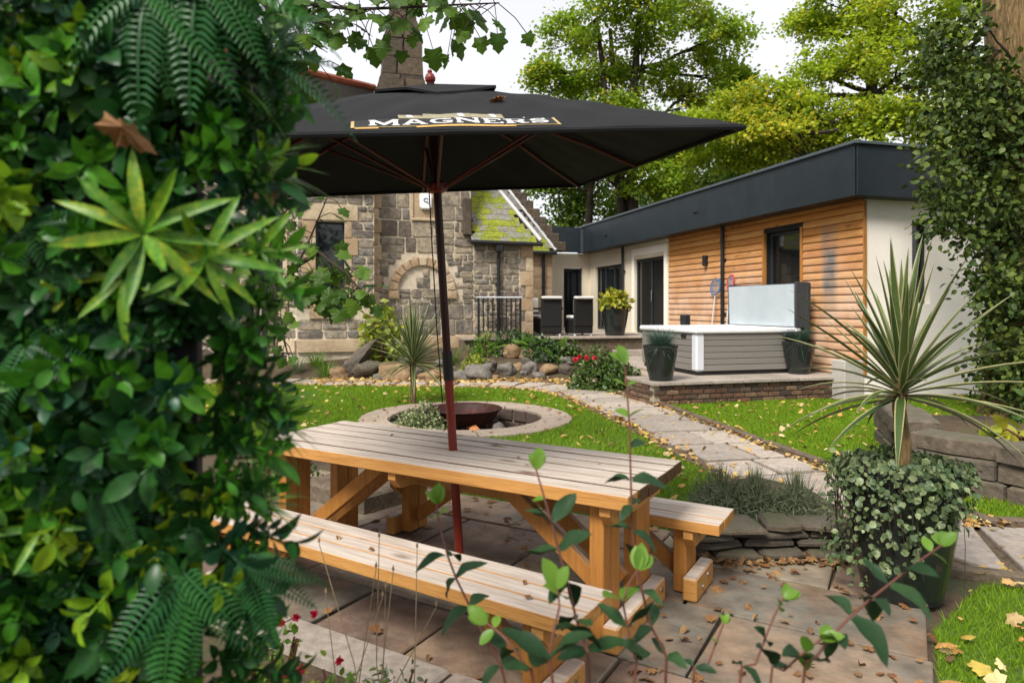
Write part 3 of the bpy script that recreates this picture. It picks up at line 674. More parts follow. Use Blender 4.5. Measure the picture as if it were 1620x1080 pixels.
# fascia: sheet metal panels with standing seams, top flashing, soffit, roof
OX, OY = -.45, -.26
y = OY; first = True
while y < 11.9:
    y1 = min(y + U(1.7, 2.1), 12.0)
    if 12 - y1 < .5: y1 = 12.0
    MB().box((OX, (y + y1) / 2, (SOF + FT) / 2), (.03, y1 - y - .008, FT - SOF), .004).build('fascia_panel', M['fascia'], ext); y = y1
x = OX + .02
while x < 6.4:
    x1 = min(x + U(1.7, 2.1), 6.6); MB().box(((x + x1) / 2, OY, (SOF + FT) / 2), (x1 - x - .008, .03, FT - SOF - .002), .004).build('fascia_panel', M['fascia'], ext); x = x1
x = -.5
while x > -4:
    x1 = x - 1.7; MB().box(((x + x1) / 2, 11.6, (SOF + FT) / 2), (1.69, .03, FT - SOF - .004), .004).build('fascia_panel', M['fascia'], ext); x = x1
mb = MB(); mb.box((OX - .005, 5.85, FT + .02), (.11, 12.3, .05), .006); mb.box((3.1, OY - .005, FT + .021), (7.1, .11, .05), .006); mb.build('roof_flashing', M['flashing'], ext)
MB().box((3.06, 5.9, SOF + .03), (6.95, 12.2, .05), .002).build('soffit', M['black'], ext)
MB().box((3.06, 5.9, FT - .03), (6.95, 12.2, .05), .002).build('flat_roof', M['blackmatt'], ext)
for yy in (4.0, 9.2):
    dp = MB().tube([(-.11, yy, SOF), (-.11, yy, DK + .03 if yy < 6 else .8)], .04, 12).build('downpipe', M['black'], ext)
    for zz in (1.4, 2.6): MB().box((-.07, yy, zz), (.06, .13, .04), .004).build('bracket', M['black'], dp)
for yy in (4.5, 9.6): MB().tube([(OX - .02, yy, 3.72), (OX - .08, yy, 3.69)], .03, 10).build('overflow_spout', M['black'], ext)
wl = MB().box((-.1, 4.72, 2.62), (.1, .1, .24), .01).build('wall_light', M['black'], ext)
MB().tube([(-.1, 4.72, 2.495), (-.1, 4.72, 2.5)], .035, 12).build('lens', M['glass'], wl)

# ================================================================== stone cottage
CO = Vector((.53, 17.0, 0)); CM = TRS(CO, (0, 0, HA))
cot = thing('stone_cottage', 'old rubble stone cottage with mossy slate roof and tapered chimney', 'house', CO, HA)
BZ = .5
def stone_piece(poly, place, wall, m='rubble', d0=.012, proud=None, ch=.014, name='stone'):
    """poly in (s, z); extruded out of the wall face by place(s, out, z)"""
    n = len(poly); cs = sum(p[0] for p in poly) / n; cz = sum(p[1] for p in poly) / n
    pr = proud if proud is not None else U(.016, .036); V = []
    for s_, z_ in poly: V.append(place(s_, -.01, z_))
    for s_, z_ in poly: V.append(place(s_, pr - .012, z_))
    for s_, z_ in poly:
        dv = Vector((s_ - cs, z_ - cz)); l_ = dv.length or 1; V.append(place(s_ - dv.x / l_ * ch, pr + U(-.004, .006), z_ - dv.y / l_ * ch))
    V.append(place(cs + U(-.02, .02), pr + U(.0, .018), cz + U(-.01, .01)))
    Fc = []
    for k in (0, n):
        for i in range(n): Fc.append((k + i, k + (i + 1) % n, k + n + (i + 1) % n, k + n + i))
    for i in range(n): Fc.append((2 * n + i, 2 * n + (i + 1) % n, 3 * n))
    return MB().add(V, Fc).build(name, M[m], wall)
def rough(s0, s1, z0, z1, j=.014, cut=.035):
    """irregular rounded outline inside a cell"""
    g = lambda: U(-j, j); c = lambda: U(.3, 1) * cut * min(1, (s1 - s0) / .2, (z1 - z0) / .12)
    a = [(s0 + g(), z0 + c()), (s0 + c(), z0 + g()), (s1 - c(), z0 + g()), (s1 + g(), z0 + c()), (s1 + g(), z1 - c()), (s1 - c(), z1 + g()), (s0 + c(), z1 + g()), (s0 + g(), z1 - c())]
    return a
def rubble(s0, s1, z0, z1, place, wall, big=.5, hr=(.14, .34), gap=.018, skip=None, small=.35):
    z = z0
    while z < z1 - .05:
        h = U(*hr); h = z1 - z if z1 - z - h < .1 else h
        s = s0
        while s < s1 - .03:
            w_ = U(.35, 1.0) * big * (1.2 if h < .2 else 1); w_ = s1 - s if s1 - s - w_ < .12 else w_
            cells = [(s, s + w_, z, z + h)]
            if h > .2 and random.random() < small:
                t = U(.4, .6); cells = [(s, s + w_, z, z + h * t), (s, s + w_, z + h * t, z + h)]
                if w_ > .3 and random.random() < .6: q = U(.35, .65); cells[1:] = [(s, s + w_ * q, z + h * t, z + h), (s + w_ * q, s + w_, z + h * t, z + h)]
            for a, b_, c, d in cells:
                if skip and skip((a + b_) / 2, (c + d) / 2, b_ - a, d - c): continue
                stone_piece(rough(a + gap, b_ - gap, c + gap * .8, d - gap * .8), place, wall)
            s += w_
        z += h
def ashlar(s0, s1, z0, z1, place, wall, m='ashlar', proud=.035, name='dressed_stone'):
    g = .005; return stone_piece([(s0 + g, z0 + g), (s1 - g, z0 + g), (s1 - g, z1 - g), (s0 + g, z1 - g)], place, wall, m, proud=proud, ch=.008, name=name)
mainp = lambda s, o, z: (s, -o, z)
# main wall
EZ = 3.28
mb = MB(); mb.box((-.8, .2, 1.75), (1.6, .4, 3.5), .003); mb.box((-2.83, .2, 2.9), (2.45, .398, 5.8), .003)
wall = mb.build('main_wall', M['mortar'], cot)
for k, (a, b_) in enumerate(((-3.99, -3.1), (-3.1, -2.3), (-2.3, -1.5), (-1.5, -.75), (-.75, .0))): ashlar(a, b_, BZ + .02, .83, mainp, wall, proud=.07, name='plinth_stone')
AC, AZ, AR = -2.8, 1.95, .80                              # blind arch
def skip_arch(cs, cz, w_, h_):
    dx = abs(cs - AC)
    if cz > AZ: return math.hypot(max(0, dx - w_ / 2), max(0, cz - AZ - h_ / 2)) < AR + .02
    return dx - w_ / 2 < AR + .02 and cz > 1.72
rubble(-3.84, -1.55, .86, 1.73, mainp, wall, .62, (.2, .4), small=.3)
rubble(-3.84, -1.55, 1.74, 2.84, mainp, wall, .22, (.09, .15), skip=skip_arch, small=0, gap=.011)
rubble(-3.84, -1.55, 2.85, 3.62, mainp, wall, .62, (.22, .4), small=.3)
rubble(-1.55, -.36, .86, 2.35, mainp, wall, .36, (.12, .3), small=.55)
rubble(-1.55, -.36, 2.35, EZ - .02, mainp, wall, .5, (.26, .4), small=.2)
rubble(-3.84, -3.12, 3.64, 5.7, mainp, wall, .6, (.24, .4)); rubble(-2.38, -1.63, 3.64, 5.7, mainp, wall, .5, (.24, .4)); rubble(-3.12, -2.38, 4.55, 5.7, mainp, wall, .6, (.24, .4))
nv = 11
for k in range(nv):                                       # voussoirs
    a0, a1 = PI * k / nv + .012, PI * (k + 1) / nv - .012
    stone_piece([(AC + AR * math.cos(a1), AZ + AR * math.sin(a1)), (AC + (AR - .2) * math.cos(a1), AZ + (AR - .2) * math.sin(a1)), (AC + (AR - .2) * math.cos(a0), AZ + (AR - .2) * math.sin(a0)), (AC + AR * math.cos(a0), AZ + AR * math.sin(a0))], mainp, wall, 'ashlar', proud=.075, ch=.01, name='arch_stone')
for sg in (-1, 1): ashlar(AC + sg * .7 - .13, AC + sg * .7 + .13, 1.74, AZ - .01, mainp, wall, proud=.09, name='arch_springer')
def skip_in(cs, cz, w_, h_): return math.hypot(abs(cs - AC) + w_ * .45, max(0, cz - AZ) + h_ * .45) > AR - .19 if cz > AZ - .05 else False
rubble(AC - .56, AC + .56, 1.74, 2.5, mainp, wall, .55, (.2, .3), skip=skip_in, small=.2)
z = .86; k = 0
while z < EZ - .1:                                        # quoins at the right corner
    h = U(.26, .36); w_ = (.34, .2)[k % 2]; ashlar(-w_, .0, z, min(z + h, EZ), mainp, wall, proud=.045, name='quoin'); 
    if w_ < .3: stone_piece(rough(-.36, -.2 - .02, z + .02, z + h - .02), mainp, wall)
    z += h; k += 1
z = .86; k = 0
while z < 5.6:                                            # quoins where the gable meets the bay
    h = U(.28, .4); ashlar(-4.06, -3.86 + (.08 if k % 2 else 0), z, z + h, mainp, wall, proud=.06, name='quoin'); z += h; k += 1
# dressed panel with the alarm box
ashlar(-3.08, -2.40, 3.66, 4.53, mainp, wall, proud=.05, name='datestone_panel')
mb = MB()
for a, b_, c, d in ((-3.10, -2.38, 3.62, 3.69), (-3.10, -2.38, 4.48, 4.55), (-3.10, -3.03, 3.69, 4.48), (-2.45, -2.38, 3.69, 4.48)): mb.box(((a + b_) / 2, -.055, (c + d) / 2), (b_ - a, .05, d - c), .012)
mb.build('panel_moulding', M['ashlar'], wall)
alarm = MB(); al = [(-.10, -.19), (.10, -.19), (.14, -.13), (.15, .14), (.12, .19), (-.12, .19), (-.15, .14), (-.14, -.13)]
alarm.slab(al, 0, .09, .025); ao = alarm.build('alarm_box', M['tubwhite']); ao.matrix_world = CM @ frame((1, 0, 0), (0, 0, 1), (0, -1, 0), (-2.74, -.062, 4.08))
tag(ao, 'white shield shaped alarm box on the dressed stone panel', 'alarm box')
M['logoblue'] = pm('logoblue', [(.02, .04, .12), (.03, .05, .14)], rough=.5, fine=0)
rg = MB(); rg.tube([(.05 * math.cos(a), .045 * math.sin(a) + .03, .094) for a in np.linspace(.3, 5.6, 14)], .010, 6); rg.tube([(.02, .0, .094), (.06, -.06, .094)], .010, 6); rg.build('emblem', M['logoblue'], ao)
# bay with tall window
BY = -.5
bayp = lambda s, o, z: (s, BY - o, z)
WB = (-5.28, -4.65, 1.53, 3.48)
bl = Vector((-6.55, .35)); br = Vector((-5.69, BY)); cd = (br - bl).normalized(); cn = Vector((cd.y, -cd.x)); CL_ = (br - bl).length
cantp = lambda s, o, z: (bl.x + cd.x * s + cn.x * o, bl.y + cd.y * s + cn.y * o, z)
WC = (.3, .8, 1.53, 3.48)
mb = MB(); wall_grid(mb, -5.69, -3.99, 0, 4.35, [WB], .2, lambda s, d, z: (s, BY + d, z))
wall_grid(mb, 0, CL_, 0, 4.35, [WC], .2, lambda s, d, z: cantp(s, -d, z))
mb.add([(-3.99, BY, 0), (-3.99, .1, 0), (-3.99, .1, 4.35), (-3.99, BY, 4.35)], [(0, 1, 2, 3)])
bay = mb.build('bay', M['mortar'], cot)
for p_, s0, s1, Wn in ((bayp, -5.69, -3.99, WB), (cantp, 0, CL_, WC)):
    ashlar(s0, s1, BZ + .02, .80, p_, bay, proud=.06, name='plinth_stone'); n2 = (s0 + s1) / 2
    rubble(s0 + .01, s1 - .01, .83, 1.27, p_, bay, .55, (.17, .24), small=.1)
    ashlar(Wn[0] - .14, Wn[1] + .14, 1.28, 1.52, p_, bay, proud=.075, name='window_sill')
    ashlar(Wn[0] - .3, Wn[1] + .3, 3.5, 3.86, p_, bay, proud=.045, name='lintel')
    z = 1.54; k = 0
    while z < 3.47:
        h = min(U(.28, .42), 3.48 - z); h = 3.48 - z if 3.48 - z - h < .12 else h
        wl_, wr_ = ((.3, .16), (.16, .3))[k % 2]
        ashlar(max(s0, Wn[0] - wl_), Wn[0], z, z + h, p_, bay, proud=.04, name='jamb_stone'); ashlar(Wn[1], min(s1, Wn[1] + wr_), z, z + h, p_, bay, proud=.04, name='jamb_stone')
        if Wn[0] - wl_ - s0 > .07: rubble(s0 + .005, Wn[0] - wl_ - .005, z, z + h, p_, bay, .4, (.15, .3))
        if s1 - Wn[1] - wr_ > .07: rubble(Wn[1] + wr_ + .005, s1 - .005, z, z + h, p_, bay, .4, (.15, .3))
        z += h; k += 1
    rubble(s0 + .005, Wn[0] - .3, 3.5, 3.86, p_, bay, .4, (.3, .36)); rubble(Wn[1] + .3, s1 - .005, 3.5, 3.86, p_, bay, .4, (.3, .36))
    rubble(s0 + .005, s1 - .005, 3.88, 4.1, p_, bay, .55, (.2, .22)); ashlar(s0, s1, 4.12, 4.34, p_, bay, proud=.1, name='cornice_stone')
def sash(place, s0, s1, z0, z1):
    mb = MB()
    def bar(a, b_, c, d, o0, o1):
        V = [place(x, -oo, zz) for oo in (o0, o1) for x, zz in ((a, c), (b_, c), (b_, d), (a, d))]
        mb.add(V, [(0, 1, 2, 3), (7, 6, 5, 4), (0, 4, 5, 1), (1, 5, 6, 2), (2, 6, 7, 3), (3, 7, 4, 0)])
    f = .05
    bar(s0, s0 + f, z0, z1, .12, .17); bar(s1 - f, s1, z0, z1, .12, .17); bar(s0 + f, s1 - f, z0, z0 + .09, .119, .171); bar(s0 + f, s1 - f, z1 - f, z1, .119, .171); zm = z0 + (z1 - z0) * .52; bar(s0 + f, s1 - f, zm - .03, zm + .03, .118, .172)
    fr = mb.build('sash_window', M['fascia'], bay)
    for c, d in ((z0 + .09, zm - .03), (zm + .03, z1 - f)):
        V = [place(x, -.15, zz) for x, zz in ((s0 + f, c), (s1 - f, c), (s1 - f, d), (s0 + f, d))]; V += [place(x, -.16, zz) for x, zz in ((s0 + f, c), (s1 - f, c), (s1 - f, d), (s0 + f, d))]
        MB().add(V, [(0, 1, 2, 3), (7, 6, 5, 4), (0, 4, 5, 1), (1, 5, 6, 2), (2, 6, 7, 3), (3, 7, 4, 0)]).build('pane', M['glass'], fr)
sash(bayp, *WB); sash(cantp, *WC)
# plain wing wall further left
MB().box((-9.2, .75, 2.2), (5.6, .5, 4.4), .01).build('wing_wall', M['farstone'], cot)
# recessed wall behind the terrace
RY = 3.4
rp = lambda s, o, z: (s, RY - o, z)
WR = (.02, .62, .95, 2.75)
mb = MB(); wall_grid(mb, -.5, 1.7, 0, 3.4, [WR], .2, lambda s, d, z: (s, RY + d, z)); mb.add([(.0, .3, 0), (.0, RY, 0), (.0, RY, 3.4), (.0, .3, 3.4)], [(0, 1, 2, 3)])
rw = mb.build('recessed_wall', M['mortar'], cot)
z = .82; k = 0
while z < 3.2:
    h = U(.3, .42); a = (.74, .9)[k % 2]
    if z < 2.75: ashlar(.64, a + .1, z, z + h, rp, rw, name='jamb_stone'); ashlar(a + .1, 1.68, z, z + h, rp, rw, name='jamb_stone')
    else: ashlar(-.3, .7, z, z + h, rp, rw, name='lintel'); ashlar(.7, 1.68, z, z + h, rp, rw, name='jamb_stone')
    z += h; k += 1
mb = MB(); mb.box((.05, RY + .1, 1.85), (.06, .06, 1.8), .004); mb.box((.59, RY + .1, 1.85), (.06, .06, 1.8), .004); mb.box((.32, RY + .1, 2.71), (.48, .058, .06), .004); mb.box((.32, RY + .1, 1.8), (.48, .058, .05), .004)
fr = mb.build('sash_window', M['frame'], rw); MB().box((.32, RY + .12, 1.85), (.5, .02, 1.75), .002).build('pane', M['glass'], fr)
# slate roofs
sm = []
for k in range(3):
    s_ = MB().box((0, 0, 0), (.235 + .01 * k, .30, .014), .003); sm.append(s_.mesh('slate'))
def slates(parent, o, ux, up, inside, wid, length, m, sw=.24, ex=.19):
    n = ux.cross(up).normalized(); r_ = 0; t = .06; done = [x.copy() for x in sm]
    for x in done: x.materials.append(m)
    while t < length:
        s = -.12 * (r_ % 2)
        while s < wid:
            p = o + ux * (s + sw / 2 + U(-.008, .008)) + up * (t + U(-.012, .012)) + n * (.03 + U(0, .006))
            if inside(s + sw / 2, t):
                upt = (up + n * -.05).normalized(); nn = ux.cross(upt).normalized()
                q = U(-.03, .03); ux2 = (ux + upt * q).normalized(); up2 = nn.cross(ux2)
                inst('slate', random.choice(done), frame(ux2, up2, nn, p), parent)
            s += sw
        t += ex; r_ += 1
PT = R(56)
up = Vector((0, math.cos(PT), math.sin(PT))); ux = Vector((1, 0, 0))
# front slope over the right hand wall, hipped at its right end
x0, x1 = -1.64, .16; o1 = Vector((x0, -.18, EZ - .12)); hl = 3.0
hipx = lambda t: x1 - t * math.cos(PT) * .92
poly = [o1, Vector((x1, o1.y, o1.z)), Vector((hipx(hl), 0, 0)) + Vector((0, o1.y, o1.z)) + up * hl, o1 + up * hl]
rn = ux.cross(up)
rf = MB().add([p for p in poly] + [p - rn * .05 for p in poly], [(0, 1, 2, 3), (7, 6, 5, 4), (0, 4, 5, 1), (1, 5, 6, 2), (2, 6, 7, 3), (3, 7, 4, 0)]).build('front_roof', M['blackmatt'], cot)
slates(rf, o1, ux, up, lambda s, t: x0 + s < hipx(t) - .06 and s > .1, x1 - x0, hl, M['mossslate'])
hA, hB = Vector((x1 - .02, o1.y - .02, o1.z + .03)), Vector((hipx(hl), 0, 0)) + Vector((0, o1.y, o1.z + .05)) + up * hl
MB().tube([hA + rn * .03, hB + rn * .03], .05, 8).build('hip_flashing', M['lead'], rf)
# hipped side slope
back = Vector((x1, 3.3, o1.z)); MB().add([hA, back, Vector((hB.x, 3.3, hB.z)), hB], [(0, 1, 2, 3)]).build('side_roof', M['slate'], cot)
gb = MB(); gb.tube([(x0 - .03, -.24, EZ - .15), (x1 + .02, -.24, EZ - .17)], .055, 10); gut = gb.build('gutter', M['black'], cot)
dp = MB().tube([(-.93, -.24, EZ - .17), (-.93, -.20, EZ - .35), (-.93, -.12, EZ - .55), (-.93, -.12, .55)], .045, 12).build('downpipe', M['black'], cot)
MB().box((-.93, -.22, EZ - .30), (.18, .14, .16), .02).build('hopper', M['black'], dp)
for zz in (1.1, 2.1): MB().box((-.93, -.07, zz), (.14, .05, .05), .005).build('bracket', M['black'], dp)
MB().box((-1.72, .1, 3.75), (.2, .56, .9), .02).build('kneeler_stone', M['chimney'], cot)
# rear slope above the recessed wall with a stone skew on its right edge
o2 = Vector((-.4, RY - .2, 3.24)); l2 = 3.0
edge = lambda t: 1.72 - t * .46
poly = [o2, Vector((1.72, o2.y, o2.z)), Vector((edge(l2), o2.y, o2.z)) + up * l2, o2 + up * l2]
rr_ = MB().add([p for p in poly] + [p - rn * .05 for p in poly], [(0, 1, 2, 3), (7, 6, 5, 4), (0, 4, 5, 1), (1, 5, 6, 2), (2, 6, 7, 3), (3, 7, 4, 0)]).build('rear_roof', M['blackmatt'], cot)
def sl2(s, t): return -.4 + s < edge(t) - .08
slates(rr_, o2, ux, up, lambda s, t: sl2(s, t) and t < .75, 2.2, l2, M['mossslate']); 
slates(rr_, o2 + up * .76, ux, up, lambda s, t: sl2(s, t + .76), 2.2, l2 - .76, M['slate'])
eA, eB = Vector((1.72, o2.y, o2.z)) + rn * .06, Vector((edge(l2), o2.y, o2.z)) + up * l2 + rn * .06
MB().tube([eA, eB], .045, 8).build('verge_flashing', M['lead'], rr_)
for k in range(9):                                        # stepped gable stones behind the verge
    p = eA + (eB - eA) * (k + .5) / 9 + Vector((.22, .12, -.02)); MB().box(p, (.42, .4, .3), .03).build('gable_stone', M['chimney'], rr_)
gb = MB(); gb.tube([(-.0, RY - .25, 3.2), (1.74, RY - .25, 3.19)], .055, 10); gb.build('gutter', M['black'], cot)
dp2 = MB().tube([(1.36, RY - .2, 3.2), (1.36, RY - .12, 2.9), (1.36, RY - .12, .8)], .05, 12).build('downpipe', M['black'], cot)
# left wing roof with red ridge
ra = CM.inverted() @ D(592, 143, 17.2); rb = CM.inverted() @ D(436, 106, 14.9)
e1 = Vector((-3.95, -.62, 4.34)); e0 = Vector((-7.6, -.62, 4.34))
rax = rb + (rb - ra) * .6
lw = MB().add([e0, e1, ra, rax], [(0, 1, 2, 3)]).add([rax, ra, ra + Vector((0, 3, -2.5)), rax + Vector((0, 3, -2.5))], [(0, 1, 2, 3)]).build('wing_roof', M['slate'], cot)
MB().tube([ra + Vector((0, 0, .06)), rax + Vector((0, 0, .06))], .09, 8).build('ridge_tiles', M['redtile'], lw)
# chimney: courses of dressed blocks, narrowing in steps
ch_ = MB().box((-3.34, .36, 5.9), (.5, .3, 1.0), .02).build('chimney', M['chimney'], cot)
prof = [(5.7, -3.98, -2.66), (6.2, -3.97, -2.67), (6.65, -3.94, -2.70), (7.0, -3.84, -2.77), (7.12, -3.78, -2.79), (7.55, -3.74, -2.81), (8.0, -3.74, -2.81), (8.45, -3.60, -2.93), (8.9, -3.56, -2.97), (9.5, -3.56, -2.97), (10.1, -3.56, -2.97), (10.3, -3.62, -2.91)]
def frus(xa, xb, xc, xd, y0, y1, z0, z1):
    c = .02
    return [(xa, y0, z0), (xb, y0, z0), (xb, y1, z0), (xa, y1, z0), (xc, y0, z1), (xd, y0, z1), (xd, y1, z1), (xc, y1, z1)], [(3, 2, 1, 0), (4, 5, 6, 7), (0, 1, 5, 4), (1, 2, 6, 5), (2, 3, 7, 6), (3, 0, 4, 7)]
for i in range(len(prof) - 1):
    (z0, l0, r0), (z1, l1, r1) = prof[i], prof[i + 1]; f_ = U(.35, .65); g = .012; yo = U(-.012, .012)
    m0, m1 = l0 + (r0 - l0) * f_, l1 + (r1 - l1) * f_
    d0 = (r0 - l0) * .42; d1 = .36 + d0
    V, Fc = frus(l0 + .04, r0 - .04, l1 + .04, r1 - .04, .36 - d0 + .045, .36 + d0 - .04, z0, z1); MB().add(V, Fc).build('core', M['blackmatt'], ch_)
    for a, b_, c, d in ((l0, m0 - g, l1, m1 - g), (m0 + g, r0, m1 + g, r1)):
        V, Fc = frus(a + U(0, .015), b_, c + U(0, .015), d, .36 - d0 + yo + U(0, .015), .36 + d0, z0 + g, z1 - g); MB().add(V, Fc).build('chimney_block', M['chimney'], ch_)

# ================================================================== picnic table and benches
def bolt(mb, p, ax): 
    p = Vector(p); ax = Vector(ax); mb.tube([p, p + ax * .008], .014, 8)
def chamfer_beam(L_, wd, h, cut):                         # beam along y with its lower ends cut off
    pr = [(-L_ / 2, h / 2), (-L_ / 2, -h / 2 + cut), (-L_ / 2 + cut, -h / 2), (L_ / 2 - cut, -h / 2), (L_ / 2, -h / 2 + cut), (L_ / 2, h / 2)]
    k = len(pr); V = [(-wd / 2, a, b_) for a, b_ in pr] + [(wd / 2, a, b_) for a, b_ in pr]
    return V, [tuple(range(k)), tuple(range(2 * k - 1, k - 1, -1))] + [(i, i + k, (i + 1) % k + k, (i + 1) % k) for i in range(k)]
def shift(V, c): return [(x + c[0], y + c[1], z + c[2]) for x, y, z in V]
FZ = .034                                                 # top of the paving
def furniture(name, label, cat, loc, rz, length, nb, bw, top, thick, legx, legy, braces, footlen, mid=False, hole=False, group=None):
    t = thing(name, label, cat, (loc[0], loc[1], FZ), rz, group); top -= FZ
    gp = .014 if nb > 4 else .008; W = nb * bw + (nb - 1) * gp
    for k in range(nb):
        y = -W / 2 + bw / 2 + k * (bw + gp)
        MB().box((U(-.004, .004), y, top - thick / 2 + U(-.0015, .0015)), (length, bw, thick), .0025).build('plank', M['wood' if nb < 5 or k == 0 else 'woodgapshade'], t)
    zt = top - thick
    for sg in (-1, 1):
        for y in legy:
            for d in (-.049, .049):
                MB().box((sg * legx, y + d, zt / 2 + .005), (.07, .095, zt - .01), .004).build('leg', M['woodpost'], t)
        V, Fc = chamfer_beam(W * .92, .05, .095, .05)
        br = MB().add(shift(V, (sg * (legx + .061), 0, zt - .049)), Fc).build('bearer', M['wood'], t)
        for y in legy:
            for d in (-.05, .05): mb = MB(); bolt(mb, (sg * (legx + .086), y + d, zt - .055), (sg, 0, 0)); mb.build('bolt', M['steel'], br)
        ft = MB().box((sg * (legx + .073), 0, .06), (.074, footlen, .12), .008).build('foot', M['wood'], t)
        for y in legy:
            for d in (-.05, .05): mb = MB(); bolt(mb, (sg * (legx + .11), y + d, .065 + d * .3), (sg, 0, 0)); mb.build('bolt', M['steel'], ft)
        for (y, x_low, z_low, x_hi) in braces:
            a = Vector((sg * (legx - x_low), y, z_low)); b_ = Vector((sg * x_hi, y, zt - .012)); dv = b_ - a
            zx = dv.normalized(); yy = Vector((0, 1, 0)); xx = yy.cross(zx)
            MB().box((0, 0, 0), (.08, .045, dv.length), .004, frame(xx, yy, zx, (a + b_) / 2)).build('brace', M['woodpost'], t)
    if mid:
        V, Fc = chamfer_beam(W * .92, .05, .095, .05); MB().add(shift(V, (-.12, 0, zt - .049)), Fc).build('bearer', M['wood'], t)
    return t
furniture('picnic_table', 'long slatted timber garden table with the parasol pole through its top', 'table', TC, AU, 2.4, 6, .118, .75, .062, 1.02, (-.21, .21), [(-.10, .03, .16, .36), (.10, .03, .16, .36)], .66, mid=True)
furniture('garden_bench', 'slatted timber bench with orange edges in front of the table', 'bench', (-.663, 3.085), R(-32.8), 2.31, 3, .1, .45, .055, .93, (0,), [(.0, .03, .1, .55)], .3)
furniture('garden_bench', 'slatted timber bench tucked behind the table beside the lavender', 'bench', (.135, 4.10), AU, 2.31, 3, .106, .45, .055, .93, (0,), [(.0, .03, .1, .55)], .34)

# ================================================================== parasol
pax = Vector((-.053, -.085, 1)).normalized(); pbase = Vector((-.33, 3.75, .75))
phi = .194; pu = Vector((math.cos(phi), math.sin(phi), 0)); pu = (pu - pax * pu.dot(pax)).normalized(); pv_ = pax.cross(pu)
pg = pbase - pax * ((.75 - FZ) / pax.z)
par = thing('parasol', 'large square black parasol with white lettering standing through the table', 'parasol'); par.matrix_world = frame(pu, pv_, pax, pg)
def al_(h): return h + (.75 - FZ)                          # height along the pole above the table top -> local z
E_ = al_(1.554); AP = .43; HS = 1.152                      # edge level, rise to the apex, half side
def canopy_z(a, b_):
    m_ = max(abs(a), abs(b_)) / HS; n_ = min(abs(a), abs(b_)) / HS
    r_ = n_ / m_ if m_ > 1e-6 else 0
    return E_ + AP * (1 - m_) + .02 * math.sin(PI * min(1, m_)) - .018 * (1 - r_) * r_ * 4 * m_ * 0 + (.005 * math.sin(9 * a + 4 * b_) + (.0008 if b_ < -.8 * HS + .0 else .004) * math.sin(26 * math.atan2(b_, a) + 5 * m_) * m_ + .004 * math.sin(17 * a - 13 * b_)) * min(1, m_ * (1.04 - m_) * 4)
N = 64; V = []; Fc = []
for i in range(N + 1):
    for j in range(N + 1):
        a, b_ = -HS + 2 * HS * i / N, -HS + 2 * HS * j / N; V.append((a, b_, canopy_z(a, b_)))
for i in range(N):
    for j in range(N):
        q = i * (N + 1) + j
        if (i < N / 2) == (j < N / 2): Fc += [(q, q + N + 1, q + N + 2), (q, q + N + 2, q + 1)]
        else: Fc += [(q, q + N + 1, q + 1), (q + 1, q + N + 1, q + N + 2)]
k = len(V); V += [(x, y, z - .006) for x, y, z in V]; Fc += [tuple(reversed([a + k for a in f])) for f in Fc]
can = MB().add(V, Fc).build('canopy', M['canopy'], par)
# hem that turns down at the edge
mb = MB()
for c0, c1 in (((-1, -1), (1, -1)), ((1, -1), (1, 1)), ((1, 1), (-1, 1)), ((-1, 1), (-1, -1))):
    P = []
    for k in range(13):
        t = k / 12; a = (c0[0] + (c1[0] - c0[0]) * t) * HS; b_ = (c0[1] + (c1[1] - c0[1]) * t) * HS; P.append((a * 1.001, b_ * 1.001, canopy_z(a, b_) - .012))
    mb.tube(P, .010, 6)
mb.build('hem', M['canopy'], can)
# vent cap
hs = .30; V = [(0, 0, E_ + AP + .02)]; ring = []
for k in range(16):
    t = k / 16 * 4; sd_ = int(t); f_ = t - sd_; cs_ = [(-1, -1), (1, -1), (1, 1), (-1, 1), (-1, -1)]
    a = (cs_[sd_][0] + (cs_[sd_ + 1][0] - cs_[sd_][0]) * f_) * hs; b_ = (cs_[sd_][1] + (cs_[sd_ + 1][1] - cs_[sd_][1]) * f_) * hs
    V.append((a, b_, canopy_z(a, b_) + .018 + .012 * math.sin(k * 1.9)))
Fc = [(0, 1 + k, 1 + (k + 1) % 16) for k in range(16)]; k = len(V); V += [(x, y, z - .012) for x, y, z in V]; Fc += [tuple(reversed([a + k for a in f])) for f in Fc]
Fc += [(1 + q, 1 + (q + 1) % 16, k + 1 + (q + 1) % 16, k + 1 + q) for q in range(16)]
MB().add(V, Fc).build('vent_cap', M['canopy'], par)
MB().lathe([(.012, 0), (.016, .008), (.027, .026), (.029, .04), (.021, .058), (.011, .066), (.013, .073), (.010, .082)], 16, (0, 0, E_ + AP + .01)).build('finial', M['mahogany'], par)
M['polewood_shaded'] = pm('polewood_shaded', [(.022, .006, .005), (.035, .009, .007)], scale=2, stretch=(12, 12, 1), rough=.4, fine=.2)  # upper pole: mahogany with the shade under the canopy put into its colour
M['ribwood'] = pm('ribwood', [(.07, .012, .007), (.10, .02, .01)], rough=.45, fine=.2)
HB = E_ - .10
MB().tube([(0, 0, 0), (0, 0, al_(.55))], .0245, 16).build('lower_pole', M['mahogany'], par)
MB().tube([(0, 0, al_(.40)), (0, 0, al_(.56))], .0285, 16).build('sleeve', M['black'], par)
MB().tube([(0, 0, al_(.55)), (0, 0, E_ + AP + .02)], .022, 16).build('upper_pole', M['polewood_shaded'], par)
MB().lathe([(.03, -.03), (.055, -.02), (.058, .02), (.03, .035)], 16, (0, 0, HB)).build('hub', M['mahogany'], par)
